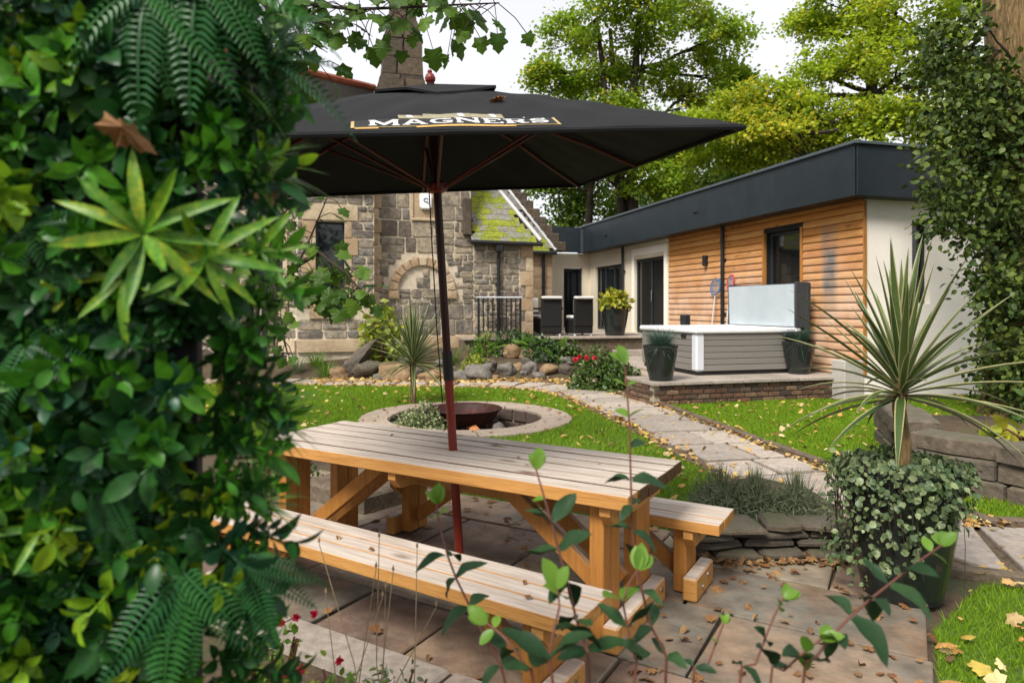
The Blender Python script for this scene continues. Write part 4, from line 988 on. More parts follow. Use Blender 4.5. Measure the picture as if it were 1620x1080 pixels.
for k in range(8):
    a = PI / 4 * k; dx, dy = math.cos(a), math.sin(a); sc = HS / max(abs(dx), abs(dy)) * .985
    P = [(dx * sc * t, dy * sc * t, canopy_z(dx * sc * t, dy * sc * t) - .022) for t in (.04, .25, .5, .75, 1)]
    rb_ = MB().tube(P, .010, 6).build('rib', M['ribwood'], par)
    t = .52; MB().tube([(dx * .055, dy * .055, HB), (dx * sc * t, dy * sc * t, canopy_z(dx * sc * t, dy * sc * t) - .03)], .008, 6).build('strut', M['ribwood'], rb_)
MB().tube([(-.045, -.02, HB), (-.05, -.025, al_(.7)), (-.045, -.03, al_(.28))], .0035, 5).build('pull_cord', M['black'], par)
MB().lathe([(.11, 0), (.11, .012), (.05, .02), (.04, .1), (.03, .1)], 20, (0, 0, .0)).build('ground_socket', M['black'], par)
# printed emblem on the front panel: every point follows the cloth
def onpanel(pts, lift): return [(x, y, canopy_z(x, y) + lift) for x, y in pts]
LY0 = -HS + .018; LW = .80; LX = 0.0                       # left/right extent is +-LW/2, y up the slope
def print_poly(name, pts, m, lift, parent):
    # fan from subdivided outline so it hugs the fabric
    out = []
    for i in range(len(pts)):
        p, q = pts[i], pts[(i + 1) % len(pts)]; n_ = max(1, int(math.dist(p, q) / .06))
        out += [(p[0] + (q[0] - p[0]) * k / n_, p[1] + (q[1] - p[1]) * k / n_) for k in range(n_)]
    import bmesh
    bm = bmesh.new(); f = bm.faces.new([bm.verts.new((x, y, 0)) for x, y in out]); bm.normal_update()
    if f.normal.z < 0: f.normal_flip()
    bmesh.ops.triangulate(bm, faces=[f]); bm.normal_update()
    for q in bm.faces:
        if q.normal.z < 0: q.normal_flip()
    for v_ in bm.verts: v_.co.z = canopy_z(v_.co.x, v_.co.y) + lift
    me = bpy.data.meshes.new(name); bm.to_mesh(me); bm.free(); me.materials.append(m); return link(name, me, parent)
LK = .62
def band(x): return .012 * (1 - (2 * x / LW) ** 2)         # the plate arches slightly
def plate(x0, x1, y0, y1, n=14):
    return [(x0 + (x1 - x0) * k / n, LY0 + y0 * LK + band(x0 + (x1 - x0) * k / n)) for k in range(n + 1)] + [(x1 + (x0 - x1) * k / n, LY0 + y1 * LK + band(x1 + (x0 - x1) * k / n)) for k in range(n + 1)]
em = print_poly('emblem_border', plate(-LW / 2, LW / 2, .035, .215), M['logogold'], .003, can)
print_poly('emblem_plate', plate(-LW / 2 + .012, LW / 2 - .012, .045, .205), M['logoblack'], .0045, can)
print_poly('emblem_bar', plate(-.16, .22, .008, .032), M['logoorange'], .003, can)
print_poly('emblem_bar', plate(-.385, -.30, .010, .03), M['logoorange'], .003, can)
print_poly('emblem_building', [(-.22, LY0 + .010 + .225 * LK), (-.22, LY0 + .010 + .30 * LK), (-.12, LY0 + .010 + .30 * LK), (-.12, LY0 + .010 + .35 * LK), (.07, LY0 + .010 + .35 * LK), (.07, LY0 + .010 + .335 * LK), (.20, LY0 + .010 + .335 * LK), (.20, LY0 + .010 + .225 * LK)], M['logotan'], .003, can)
for x in (-.185, .02, .15): print_poly('emblem_stripe', [(x, LY0 + .010 + .24 * LK), (x + .022, LY0 + .010 + .24 * LK), (x + .018, LY0 + .010 + .33 * LK if x > 0 else LY0 + .010 + .29 * LK), (x - .004, LY0 + .010 + .33 * LK if x > 0 else LY0 + .010 + .29 * LK)], M['logowhite'], .0045, can)
GL = {  # strokes on a 0..1 box: polygons with slab serifs
 'M': [[(0, 0), (.26, 0), (.26, .12), (.20, .12), (.20, .62), (.46, .05), (.54, .05), (.80, .62), (.80, .12), (.74, .12), (.74, 0), (1, 0), (1, .12), (.95, .12), (.95, .88), (1, .88), (1, 1), (.80, 1), (.5, .38), (.2, 1), (0, 1), (0, .88), (.05, .88), (.05, .12), (0, .12)]],
 'A': [[(0, 0), (.30, 0), (.30, .12), (.24, .12), (.30, .28), (.70, .28), (.76, .12), (.70, .12), (.70, 0), (1, 0), (1, .12), (.93, .12), (.62, 1), (.38, 1), (.07, .12), (0, .12)], 'hole', [(.36, .42), (.64, .42), (.5, .80)]],
 'G': [[(.96, .80), (.72, .74), (.5, .86), (.3, .8), (.2, .5), (.3, .2), (.5, .12), (.74, .18), (.74, .36), (.56, .36), (.56, .50), (1, .50), (1, .36), (.94, .36), (.94, .06), (.5, -.02), (.12, .12), (0, .5), (.12, .88), (.5, 1.02), (.84, .94), (.96, 1)]],
 'N': [[(0, 0), (.28, 0), (.28, .12), (.21, .12), (.21, .68), (.78, 0), (.95, 0), (.95, .88), (1, .88), (1, 1), (.74, 1), (.74, .88), (.80, .88), (.80, .34), (.26, 1), (0, 1), (0, .88), (.06, .88), (.06, .12), (0, .12)]],
 'E': [[(0, 0), (1, 0), (1, .30), (.88, .30), (.86, .14), (.34, .14), (.34, .44), (.68, .44), (.68, .58), (.34, .58), (.34, .86), (.84, .86), (.86, .72), (.98, .72), (.98, 1), (0, 1), (0, .88), (.10, .88), (.10, .12), (0, .12)]],
 'R': [[(0, 0), (.42, 0), (.42, .12), (.34, .12), (.34, .42), (.48, .42), (.70, 0), (1, 0), (1, .12), (.88, .12), (.72, .44), (.9, .58), (.92, .8), (.76, .97), (.6, 1), (0, 1), (0, .88), (.10, .88), (.10, .12), (0, .12)], 'hole', [(.34, .56), (.58, .56), (.68, .64), (.68, .78), (.56, .86), (.34, .86)]],
 'S': [[(.04, .02), (.16, .02), (.2, .08), (.5, -.02), (.84, .06), (.98, .26), (.9, .5), (.6, .6), (.34, .66), (.28, .76), (.4, .87), (.62, .86), (.76, .72), (.9, .72), (.9, .98), (.78, .98), (.74, .94), (.5, 1.02), (.2, .96), (.04, .76), (.1, .54), (.4, .42), (.66, .36), (.74, .25), (.62, .13), (.38, .14), (.2, .3), (.04, .3)]]}
xs = -.335; wd_ = {'M': .125, 'A': .105, 'G': .10, 'N': .105, 'E': .088, 'R': .10, 'S': .085}
for c_ in 'MAGNERS':
    parts_ = GL[c_]; w_ = wd_[c_]; sc_y = .125 if c_ != 'M' else .13
    def mp_(P): return [(xs + x * (w_ - .010), LY0 + .062 * LK + band(xs) + y * sc_y * LK) for x, y in P]
    lo = print_poly('letter', mp_(parts_[0]), M['logowhite'], .006, can)
    if len(parts_) > 1: print_poly('letter_counter', mp_(parts_[2]), M['logoblack'], .0072, can)
    xs += w_
# small apostrophe mark after the name
print_poly('letter', [(.275, LY0 + .148), (.285, LY0 + .148), (.285, LY0 + .156), (.275, LY0 + .156)], M['logowhite'], .006, can)

# ================================================================== sunken fire pit
fp = thing('fire_pit', 'round sunken brick fire pit with pale stone coping in the lawn', 'fire pit', PIT)
DEP = .55
V = []; Fc = []; n_ = 64
for j in range(n_):
    a = 2 * PI * j / n_; V += [(1.09 * math.cos(a), 1.09 * math.sin(a), .0), (1.09 * math.cos(a), 1.09 * math.sin(a), -DEP), (1.14 * math.cos(a), 1.14 * math.sin(a), 0), (1.14 * math.cos(a), 1.14 * math.sin(a), -DEP)]
for j in range(n_):
    a, b_ = 4 * j, 4 * ((j + 1) % n_); Fc += [(a, a + 1, b_ + 1, b_), (a + 2, b_ + 2, b_ + 3, a + 3), (a, b_, b_ + 2, a + 2)]
MB().add(V, Fc).build('lining', M['jointmortar'], fp)
MB().lathe([(1.14, -DEP - .04), (1.14, -DEP)], 48).build('pit_floor', M['gravel'], fp)
bk = MB().box((0, 0, 0), (.262, .06, .165), .014).mesh('pit_brick'); bk.materials.append(M['pitbrick'])
nb_ = 24
for r_ in range(3):
    for j in range(nb_):
        a = 2 * PI * (j + .5 * (r_ % 2)) / nb_ ; inst('brick', bk, TRS((1.078 * math.cos(a), 1.078 * math.sin(a), -.09 - r_ * .185), (0, 0, a + PI / 2)), fp)
ncs = 18
for j in range(ncs):
    a0, a1 = 2 * PI * j / ncs + .006, 2 * PI * (j + 1) / ncs - .006; ri, ro = RIN - .04 + U(-.01, .01), ROUT + U(-.02, .02)
    am = (a0 + a1) / 2
    pts = [(ri * math.cos(a0), ri * math.sin(a0)), (ro * math.cos(a0), ro * math.sin(a0)), (ro * 1.005 * math.cos(am), ro * 1.005 * math.sin(am)), (ro * math.cos(a1), ro * math.sin(a1)), (ri * math.cos(a1), ri * math.sin(a1)), (ri * math.cos(am), ri * math.sin(am))]
    MB().slab(pts, -.004, .036 + U(-.003, .004), .008).build('coping_stone', M['ringstone'], fp)
# fire bowl, logs
bw_ = D(752, 655, 9.3); bo = thing('fire_bowl', 'wide rusty red steel fire bowl standing inside the brick pit', 'fire bowl', (PIT.x - .05, PIT.y + .47, -DEP + .0))
MB().lathe([(.05, .34), (.25, .36), (.40, .44), (.50, .58), (.52, .615), (.545, .62), (.545, .632), (.51, .632), (.49, .60), (.38, .47), (.22, .40), (.03, .38)], 40).build('bowl', M['rust'], bo, True)
for k in range(3): a = 2 * PI * k / 3 + .5; MB().tube([(.3 * math.cos(a), .3 * math.sin(a), .42), (.42 * math.cos(a), .42 * math.sin(a), 0)], .018, 8).build('leg', M['black'], bo)
for (dx, dy, r_, lb) in ((.02, -.45, .10, 'orange brown rounded stone at the foot of the fire bowl'), (.22, -.42, .085, 'pale buff stone leaning in the brick fire pit')):
    pass
def rock(name, label, cat, p, sx, sy, sz, m, rot=None, group=None, seed=None, sub=2, rough_=.25, parent=None, flat=.0):
    import bmesh
    from mathutils import noise as N_
    sv = Vector((U(0, 90), U(0, 90), U(0, 90)))
    bm = bmesh.new(); bmesh.ops.create_icosphere(bm, subdivisions=sub, radius=1)
    for v_ in bm.verts:
        c = v_.co; d = 1 + rough_ * N_.noise(c * 1.1 + sv) * 1.6 + rough_ * .5 * N_.noise(c * 2.7 + sv)
        c = c * d
        for k in range(3): c[k] = math.copysign(abs(c[k]) ** (1 - flat), c[k])
        v_.co = Vector((c.x * sx, c.y * sy, max(c.z, -.75) * sz))
    me = bpy.data.meshes.new(name); bm.to_mesh(me); bm.free(); me.materials.append(M[m])
    me.polygons.foreach_set('use_smooth', [flat < .2] * len(me.polygons))
    o = link(name, me, parent); o.location = p; o.rotation_euler = rot or (U(-.15, .15), U(-.15, .15), U(0, 6.28))
    if parent is None: tag(o, label, cat, group)
    return o
M['orange_stone'] = pm('orange_stone', [(.40, .13, .035), (.48, .2, .07), (.28, .09, .03)], scale=6, rough=.9, fine=.3, bump=.5)
rock('stone', 'orange weathered stone on the floor of the fire pit', 'stone', (PIT.x + .15, PIT.y - .12, -DEP + .2), .17, .14, .27, 'orange_stone')
rock('stone', 'pale buff stone beside the orange one in the fire pit', 'stone', (PIT.x + .42, PIT.y + .0, -DEP + .2), .16, .13, .30, 'boulder')

# ================================================================== hot tub
tub = thing('hot_tub', 'square grey hot tub with white rim and its cover folded open', 'hot tub'); tub.matrix_world = HM @ TRS((-2.57, .98, DK))
TS = 2.05; TH = .80
MB().box((TS / 2, TS / 2, .03), (TS - .08, TS - .08, .06), .01).build('base', M['black'], tub)
for (sx, sy, ax) in ((0, 0, 'f'), (0, 0, 'l'), (0, 0, 'b'), (0, 0, 'r')):
    zz = .065; rows = 6; hh = (TH - .10 - .065) / rows
    for k in range(rows):
        z0 = zz + k * hh; d = (TS - .3, .03, hh - .007); c = {'f': (TS / 2, .03, z0 + hh / 2), 'b': (TS / 2, TS - .03, z0 + hh / 2), 'l': (.03, TS / 2, z0 + hh / 2), 'r': (TS - .03, TS / 2, z0 + hh / 2)}[ax]
        if ax in 'lr': d = (d[1], d[0], d[2])
        MB().box(c, d, .007).build('side_slat', M['tubpanel'], tub)
MB().box((TS / 2, TS / 2, .4), (TS - .1, TS - .1, .66), .01).build('inner_shell', M['blackmatt'], tub)
for cx in (0, 1):
    for cy in (0, 1):
        x, y = .09 + cx * (TS - .18), .09 + cy * (TS - .18)
        MB().box((x, y, .385), (.17, .17, .64), .03).build('corner_post', M['tubtrim' if (cx, cy) == (0, 0) else 'tubpanel'], tub)
mb = MB(); RT = TH
for c, d in (((TS / 2, .10, RT - .045), (TS + .06, .26, .09)), ((TS / 2, TS - .10, RT - .045), (TS + .06, .26, .09)), ((.10, TS / 2, RT - .046), (.26, TS - .34, .088)), ((TS - .10, TS / 2, RT - .046), (.26, TS - .34, .088))): mb.box(c, d, .025)
mb.build('rim', M['tubwhite'], tub)
M['water'] = pm('water', [(.10, .22, .25), (.14, .28, .30)], rough=.05, fine=0, spec=.5)
MB().box((TS / 2, TS / 2, TH - .14), (TS - .42, TS - .42, .02), .002).build('water', M['water'], tub)
MB().box((-.0, .42, TH - .14), (.03, .16, .06), .01).build('control_light', M['black'], tub)
cv = MB()
def tilt(sx0, sx1, h, th, lean):                          # folded cover standing along the right hand rim
    p = [(0, 0), (th, 0), (th + lean, h), (lean, h)]
    return [(TS - .08 + sx0 + a, y, TH + .015 + b_) for y in (.02, TS - .05) for a, b_ in p]
hexf = [(0, 1, 2, 3), (7, 6, 5, 4), (0, 4, 5, 1), (1, 5, 6, 2), (2, 6, 7, 3), (3, 7, 4, 0)]
c1 = MB().add(tilt(0, 0, .76, .085, -.02), [tuple(reversed(f)) for f in hexf]).build('cover_half', M['coverin'], tub); c1['label'] = 'pale grey inner face of the folded cover'
MB().add(tilt(.09, 0, .78, .24, .02), [tuple(reversed(f)) for f in hexf]).build('cover_half', M['coverout'], tub)
for y in (-.01, TS - .03): MB().box((TS + .06, y, TH + .40), (.30, .05, .82), .012).build('cover_skirt', M['coverout'], tub)
MB().box((TS - .10, -.035, TH - .12), (.5, .05, .09), .015).build('lifter_arm', M['coverout'], tub)
MB().tube([(TS + .12, -.03, TH - .1), (TS + .17, -.02, TH + .75)], .02, 8).build('lifter_bar', M['coverout'], tub)
sp_ = thing('speaker', 'small black round speaker standing on the back rim of the hot tub', 'speaker'); sp_.matrix_world = HM @ TRS((-1.65, 2.93, DK + TH))
MB().lathe([(.09, 0), (.10, .02), (.10, .19), (.085, .21)], 20).build('body', M['black'], sp_)
MB().lathe([(.07, .21), (.06, .216)], 20).build('dial', M['frame'], sp_)

# leaf skimmer nets leaning on the cladding
M['netblue'] = pm('netblue', [(.04, .12, .30), (.06, .16, .36)], rough=.7, fine=.1)
M['netred'] = pm('netred', [(.45, .03, .05), (.5, .05, .07)], rough=.7, fine=.1)
M['netgrey'] = pm('netgrey', [(.30, .36, .42), (.36, .42, .48)], rough=.8, fine=.2, fscale=200)
def skimmer(name, label, y, x, zc, rx, rz, mrim, z0):
    t = thing(name, label, 'pool net'); t.matrix_world = HM @ TRS((x - .25, y, z0))
    top = zc - z0
    MB().tube([(0, 0, 0), (.17, 0, top - rz * .9)], .012, 8).build('pole', M['tubtrim'], t)
    P = [(.18 + .03 * math.sin(a), math.cos(a) * rx, top + rz * math.copysign(abs(math.sin(a)) ** .8, math.sin(a))) for a in np.linspace(0, 2 * PI, 21)]
    hp_ = MB().tube(P, .016, 6).build('hoop', M[mrim], t)
    mb = MB()
    for k in range(-3, 4):
        q = k / 3.6; mb.tube([(.18, q * rx, top - rz * math.sqrt(1 - q * q)), (.2, q * rx, top + rz * math.sqrt(1 - q * q))], .004, 4); mb.tube([(.185, -rx * math.sqrt(1 - q * q), top + q * rz), (.185, rx * math.sqrt(1 - q * q), top + q * rz)], .004, 4)
    mb.build('mesh', M['netgrey'], hp_)
skimmer('skimmer_net', 'blue rimmed pool net leaning by the downpipe on the larch cladding', 4.28, -.03, 2.0, .19, .17, 'netblue', DK)
skimmer('skimmer_net', 'red rimmed pool net leaning by the downpipe on the larch cladding', 3.70, -.03, 2.08, .12, .16, 'netred', DK)

# ================================================================== pots
def pot(name, label, p, r_, h, cat='plant pot', group=None, taper=.66):
    t = thing(name, label, cat, p, 0, group)
    MB().lathe([(r_ * taper, 0), (r_ * (taper + .14), h * .3), (r_ * .95, h * .7), (r_ * .99, h * .9), (r_ * 1.03, h * .93), (r_ * 1.03, h), (r_ * .9, h), (r_ * .88, h * .9)], 36).build('body', M['pot'], t, False)
    MB().lathe([(r_ * .87, h * .88), (r_ * .2, h * .9)], 24).build('soil', M['soil'], t)
    return t
PP = Vector((2.07, 3.56, FZ)); pot('plant_pot', 'large black pot on the patio draped with variegated ivy', PP, .285, .68)
def ph(x, y, z): p = H(x, y, z); return p
P1 = ph(-3.47, .54, DK); pot('plant_pot', 'tall black pot of blue grass at the open corner of the terrace', P1, .27, .56)
P2 = ph(-.62, .86, DK); pot('plant_pot', 'tall black pot of blue grass between the hot tub and the larch wall', P2, .27, .56)
P3 = ph(-1.35, 7.0, .80); pot('plant_pot', 'dark pot of pale flowers by the patio doors on the upper terrace', P3, .36, .78)

# ================================================================== dining set and balustrade on the upper terrace
def ph2(px, py, z): return G(px, py, z)
def dining_chair(name, label, p, rz):
    t = thing(name, label, 'chair', p, rz, None)
    MB().box((0, 0, .25), (.56, .56, .38), .03).build('seat_base', M['rattan'], t)
    MB().box((0, .26, .62), (.56, .08, .78), .03).build('backrest', M['rattan'], t)
    for sx in (-.23, .23):
        for sy in (-.23, .23): MB().box((sx, sy, .03), (.045, .045, .06), .004).build('leg', M['tubtrim'], t)
    MB().box((0, -.03, .48), (.5, .48, .09), .03).build('seat_cushion', M['cushion'], t)
    c = MB(); c.box((0, .30, .985), (.54, .17, .07), .025); c.box((0, .19, .78), (.5, .06, .4), .025); c.build('back_cushion', M['cushion'], t)
CZ = .797
dining_chair('dining_chair', 'black rattan chair with cream cushion, closer to the pot of pale flowers', H(-2.22, 7.35, CZ), HA + PI + .1)
dining_chair('dining_chair', 'black rattan chair with cream cushion, closer to the black balustrade', H(-3.02, 7.45, CZ), HA + PI - .05)
dining_chair('dining_chair', 'black rattan chair with cream cushion standing across the dining table', H(-2.7, 9.9, CZ), HA)
tb = thing('dining_table', 'black rattan dining table with a pale cloth on the upper terrace', 'table', H(-3.3, 8.65, CZ), HA)
MB().box((0, 0, .7), (1.9, .95, .05), .01).build('table_top', M['rattan'], tb)
for sx in (-.85, .85):
    for sy in (-.38, .38): MB().box((sx, sy, .34), (.08, .08, .68), .006).build('leg', M['rattan'], tb)
MB().box((-.5, 0, .735), (.9, 1.0, .012), .004).build('table_cloth', M['cushion'], tb)
bal = thing('balustrade', 'black metal railing with thin vertical bars beside the cottage corner', 'railing', H(-5.05, 6.72, CZ), HA)
BLN = 1.05
for x in (0, BLN): MB().box((x, 0, .5), (.05, .05, 1.0), .005).build('post', M['black'], bal)
MB().box((BLN / 2, 0, .98), (BLN + .1, .06, .035), .008).build('handrail', M['tubtrim'], bal)
MB().box((BLN / 2, 0, .14), (BLN - .05, .03, .03), .004).build('bottom_rail', M['black'], bal)
for k in range(1, 9): MB().tube([(BLN * k / 9, 0, .15), (BLN * k / 9, 0, .965)], .017, 6).build('baluster', M['black'], bal)

# ================================================================== garden trellis by the bay
tp = T(441, 572); tr = thing('trellis', 'black stained timber trellis with square lattice beside the bay', 'trellis', tp, HA - .1)
sc = tp.y / F
for x, wd in ((-.30, .13), (.30, .17)): MB().box((x, 0, 1.0), (wd, .12, 2.04), .01).build('post', M['black'], tr)
for x in (-.10, .07): MB().box((x, .03, 1.0), (.035, .03, 1.9), .004).build('lattice_bar', M['black'], tr)
for k in range(9): MB().box((-.015, .0, .12 + k * .22), (.44, .03, .03), .004).build('lattice_bar', M['black'], tr)

# ================================================================== rocks
bl_ = [(760, 602, 44, 24), (773, 588, 26, 18), (801, 594, 26, 20), (809, 566, 28, 20), (836, 568, 28, 16), (834, 577, 20, 11), (819, 587, 20, 12), (838, 590, 22, 16), (869, 592, 28, 15), (896, 592, 24, 14), (900, 577, 30, 12), (789, 561, 18, 14), (829, 594, 12, 8), (729, 602, 28, 15), (784, 602, 13, 9), (905, 562, 26, 16), (552, 592, 18, 22), (578, 597, 46, 22), (604, 602, 26, 12), (626, 602, 54, 26), (684, 603, 42, 16), (661, 598, 20, 16), (706, 604, 22, 12), (852, 599, 20, 10), (534, 600, 28, 18), (748, 578, 22, 10), (858, 572, 24, 13), (880, 562, 22, 12), (640, 575, 30, 14), (700, 580, 26, 12), (925, 600, 22, 14)]
M['boulder_tan'] = pm('boulder_tan', [(0.1872, 0.1188, 0.0612), (0.2376, 0.1584, 0.0864), (0.1584, 0.1008, 0.054)], scale=3, rough=.9, fine=.4, fscale=14, bump=.7, bscale=18)
M['boulder_grey'] = pm('boulder_grey', [(0.1152, 0.1008, 0.0864), (0.1584, 0.144, 0.126), (0.0936, 0.0864, 0.072)], scale=3, rough=.9, fine=.4, fscale=14, bump=.7, bscale=18)
M['boulder_dark'] = pm('boulder_dark', [(0.0612, 0.0504, 0.0396), (0.1008, 0.0828, 0.0648), (0.072, 0.0684, 0.0432)], scale=3, rough=.9, fine=.45, fscale=14, bump=.7, bscale=18)
for n_, (px, py, wpx, hpx) in enumerate(bl_):
    p = T(px, py); s_ = p.y / F; cn_, mk = (('pale grey', 'boulder_grey'), ('tan brown', 'boulder_tan'), ('dark brown', 'boulder_dark'))[(0, 2, 0, 1, 1, 2, 1, 0, 1, 2, 0, 2, 0, 0, 1, 0)[n_ % 16]]
    sz = 'large' if wpx > 34 else 'small' if wpx < 21 else 'middling'
    rock('boulder', sz + ' ' + cn_ + ' boulder in the rockery bed below the stone cottage', 'boulder', p + Vector((0, wpx * s_ * .25, hpx * s_ * .42)), wpx * s_ * .52, wpx * s_ * .45, hpx * s_ * .6, mk, rot=(U(-.2, .2), U(-.2, .2), U(-.5, .5)), group='boulders of the rockery bed', rough_=.42, flat=.18, sub=3)
p = T(528, 592); s_ = p.y / F
V = [(0, 0, -.1), (.32, -.05, -.1), (.40, .3, -.1), (.05, .35, -.1), (.5, .05, .55), (.92, .0, .78), (.95, .3, .74), (.55, .35, .6), (.22, -.08, .2), (.62, -.06, .36)]
import bmesh
bm = bmesh.new(); [bm.verts.new((x + U(-.02, .02), y + U(-.02, .02), z)) for x, y, z in V]; bmesh.ops.convex_hull(bm, input=bm.verts); me = bpy.data.meshes.new('slanting_rock'); bm.to_mesh(me); bm.free(); me.materials.append(M['darkrock'])
o = link('slanting_rock', me); o.location = p; tag(o, 'dark angular rock slab leaning up at a slant in the rockery', 'rock')

def dry_wall(name, label, A, B, courses, hgt, dep, seglen=(.22, .5)):
    d = B - A; ln = d.length; t = thing(name, label, 'stone wall', A, math.atan2(d.y, d.x))
    z = 0
    for c in range(courses):
        h = hgt / courses * U(.85, 1.15); x = U(-.1, 0)
        while x < ln:
            w_ = U(*seglen); q = MB(); pr = U(-.05, .03); dd = dep * U(.8, 1.1)
            pts = [(x + .01, -dd * .5 + pr), (x + w_ * .5, -dd * .5 + pr - U(.01, .05)), (x + w_ - .01, -dd * .5 + pr + U(-.02, .03)), (x + w_ - .01 + U(-.03, .03), dd * .5), (x + .01 + U(-.03, .03), dd * .5)]
            q.slab(pts, z + U(0, .012), z + h - U(.004, .02), .02, jit=.006); q.build('stone', M['darkrock'], t); x += w_
        z += h
    return t
wa, wb = G(1085, 884), G(1345, 882); dry_wall('dry_stone_wall', 'low dark dry stone wall holding the lavender bed', wa, wb, 5, .25, .24, (.2, .55))
wa, wb = G(1484, 768), G(1700, 815); dry_wall('dry_stone_wall', 'rugged dry stone wall around the yellow leaved plant by the lawn', wa + Vector((0, .15, 0)), wb + Vector((0, .1, 0)), 3, .42, .34, (.35, .75))
wa, wb = G(1484, 760), G(1510, 690)
dry_wall('dry_stone_wall', 'end return of the rugged stone wall facing the lawn path', wa + Vector((.05, .35, 0)), wa + Vector((.45, 1.5, 0)), 3, .44, .34, (.35, .6))
# raised soil of the two beds
def mound(name, pts, h, z0=0.0):
    c = sum(pts, Vector()) / len(pts); V = [(p.x, p.y, .01) for p in pts] + [(c.x + (p.x - c.x) * .82, c.y + (p.y - c.y) * .82, h) for p in pts] + [(c.x, c.y, h + .02)]
    n = len(pts); Fc = [(i, (i + 1) % n, n + (i + 1) % n, n + i) for i in range(n)] + [(n + i, n + (i + 1) % n, 2 * n) for i in range(n)]
    struct(MB().add(V, Fc).build(name, M['soil'], None, True))
mound('planting_bed', [G(1080, 872), G(1330, 872), G(1345, 830), G(1290, 795), G(1190, 770), G(1100, 785)], .13)
mound('planting_bed', [Vector((3.7, 6.2, 0)), Vector((5.4, 5.5, 0)), Vector((6.4, 6.0, 0)), Vector((5.2, 7.5, 0)), Vector((4.2, 7.6, 0))], .36)

# ================================================================== trees
def npv(p): return np.array([p[0], p[1], p[2]], float)
def clumps(cs, per, size, tpl, flat=.55, up=1.1, spread=.5, droop=.0):
    """leaves gathered in flattened clumps; cs = [(centre, radius)]"""
    P = []; Dr = []; Nn = []
    for c, r_ in cs:
        k = max(4, int(per * r_ * r_)); q = rng.normal(size=(k, 3)) * r_ * spread; q[:, 2] *= flat
        P.append(q + npv(c)); out = unit(q + rng.normal(size=(k, 3)) * r_ * .5); out[:, 2] -= droop; Dr.append(out)
        Nn.append(unit(rng.normal(size=(k, 3)) * .75 + np.array([0, 0, up]) + unit(q) * .4))
    P = np.concatenate(P); Dr = np.concatenate(Dr); Nn = np.concatenate(Nn)
    return cloud(tpl, P, orient(Dr, Nn), size * rng.uniform(.6, 1.35, len(P)))
def limb(mb, a, b_, r0, r1, wob=.06, n=6, seg=7):
    a, b_ = Vector(a), Vector(b_); l_ = (b_ - a).length; P = []; s1 = Vector((U(-1, 1), U(-1, 1), U(-.5, .5))) * l_ * wob
    for k in range(n + 1):
        t = k / n; P.append(a + (b_ - a) * t + s1 * math.sin(PI * t) + Vector((U(-1, 1), U(-1, 1), U(-1, 1))) * l_ * wob * .22 * (0 < k < n))
    mb.tube(P, [r0 + (r1 - r0) * k / n for k in range(n + 1)], seg); return P
def tree(name, label, base, trunk, lobes, leafm, bark, per, size, r0, sub=15, cr=(.5, .95), group=None, tpl=None, stems=1, squash=.75):
    t = thing(name, label, 'tree', base, 0, group); B = Vector(base)
    mb = MB(); tips = []
    top = [Vector(p) - B for p in trunk]
    for s_ in range(stems):
        off = Vector((U(-.5, .5), U(-.3, .3), 0)) if s_ else Vector((0, 0, 0)); P = [Vector((0, 0, -.2)) + off] + [p + off * (1 + .8 * i) for i, p in enumerate(top)]
        n = len(P); mb.tube(P, [r0 * (1 - .55 * i / (n - 1)) / (1 if s_ == 0 else 1.35) for i in range(n)], 9)
        tips.append(P)
    cs = []
    for (c, r_) in lobes:
        c = Vector(c) - B
        best = min((p for P in tips for p in P[1:]), key=lambda p: (p - c).length + max(0, p.z - c.z) * 1.5)
        path_ = limb(mb, best, c, r0 * .32, .03, .08)
        for k in range(sub):
            d = Vector((random.gauss(0, 1), random.gauss(0, 1), random.gauss(.15, 1))).normalized() * U(.45, 1.0); q = c + Vector((d.x * r_, d.y * r_, d.z * r_ * squash))
            cs.append((q, U(*cr) * (r_ / 2.2) ** .4))
            if random.random() < .45: limb(mb, path_[random.choice((3, 4, 5))], q, .035, .012, .1, 4, 5)
    mb.build('trunk', M[bark], t)
    V, Fc = clumps(cs, per, size, tpl or t_diamond(.95, .2))
    mesh_np('crown', V, Fc, M[leafm], t); return t
def L3(lst, z, dz=1.6): return [(D(x, y, z + U(-dz, dz)), r_ * z / F) for x, y, r_ in lst]
tree('sycamore_tree', 'tall broad sycamore with yellow toned leaves behind the parasol', (5.0, 26, 0),
     [D(1000, 300, 26), D(996, 210, 26), D(1005, 110, 26.2), D(1010, 30, 26)],
     L3([(868, 120, 42), (905, 60, 62), (975, 10, 75), (1060, 10, 75), (1130, 60, 58), (1165, 130, 30), (935, 140, 65), (1020, 110, 80), (1100, 140, 62), (870, 185, 32), (940, 225, 42), (1060, 225, 60), (1000, -60, 90), (1130, 200, 40), (990, 270, 48), (1060, 290, 40), (900, 250, 40), (985, 190, 60)], 26), 'treeA', 'darkbark', 580, .135, .24, stems=3, sub=20, cr=(.38, .78))
tree('maple_tree', 'wide spreading maple with lime yellow leaves behind the flat roof', (12.4, 22.5, 0),
     [D(1392, 330, 22.5), D(1388, 210, 22.5), D(1378, 150, 22.5), D(1385, 60, 22.7)],
     L3([(1275, 40, 48), (1340, 0, 70), (1420, 20, 75), (1290, 110, 45), (1365, 95, 60), (1445, 110, 65), (1505, 40, 60), (1250, 180, 48), (1320, 185, 58), (1400, 195, 55), (1470, 190, 55), (1190, 200, 42), (1130, 245, 45), (1200, 245, 40), (1380, -80, 90), (1530, 130, 50), (1300, 235, 40), (1165, 165, 38), (1225, 150, 34), (1100, 205, 36), (1240, 215, 40)], 22.5), 'treeB', 'darkbark', 600, .125, .32, sub=20, cr=(.36, .74))
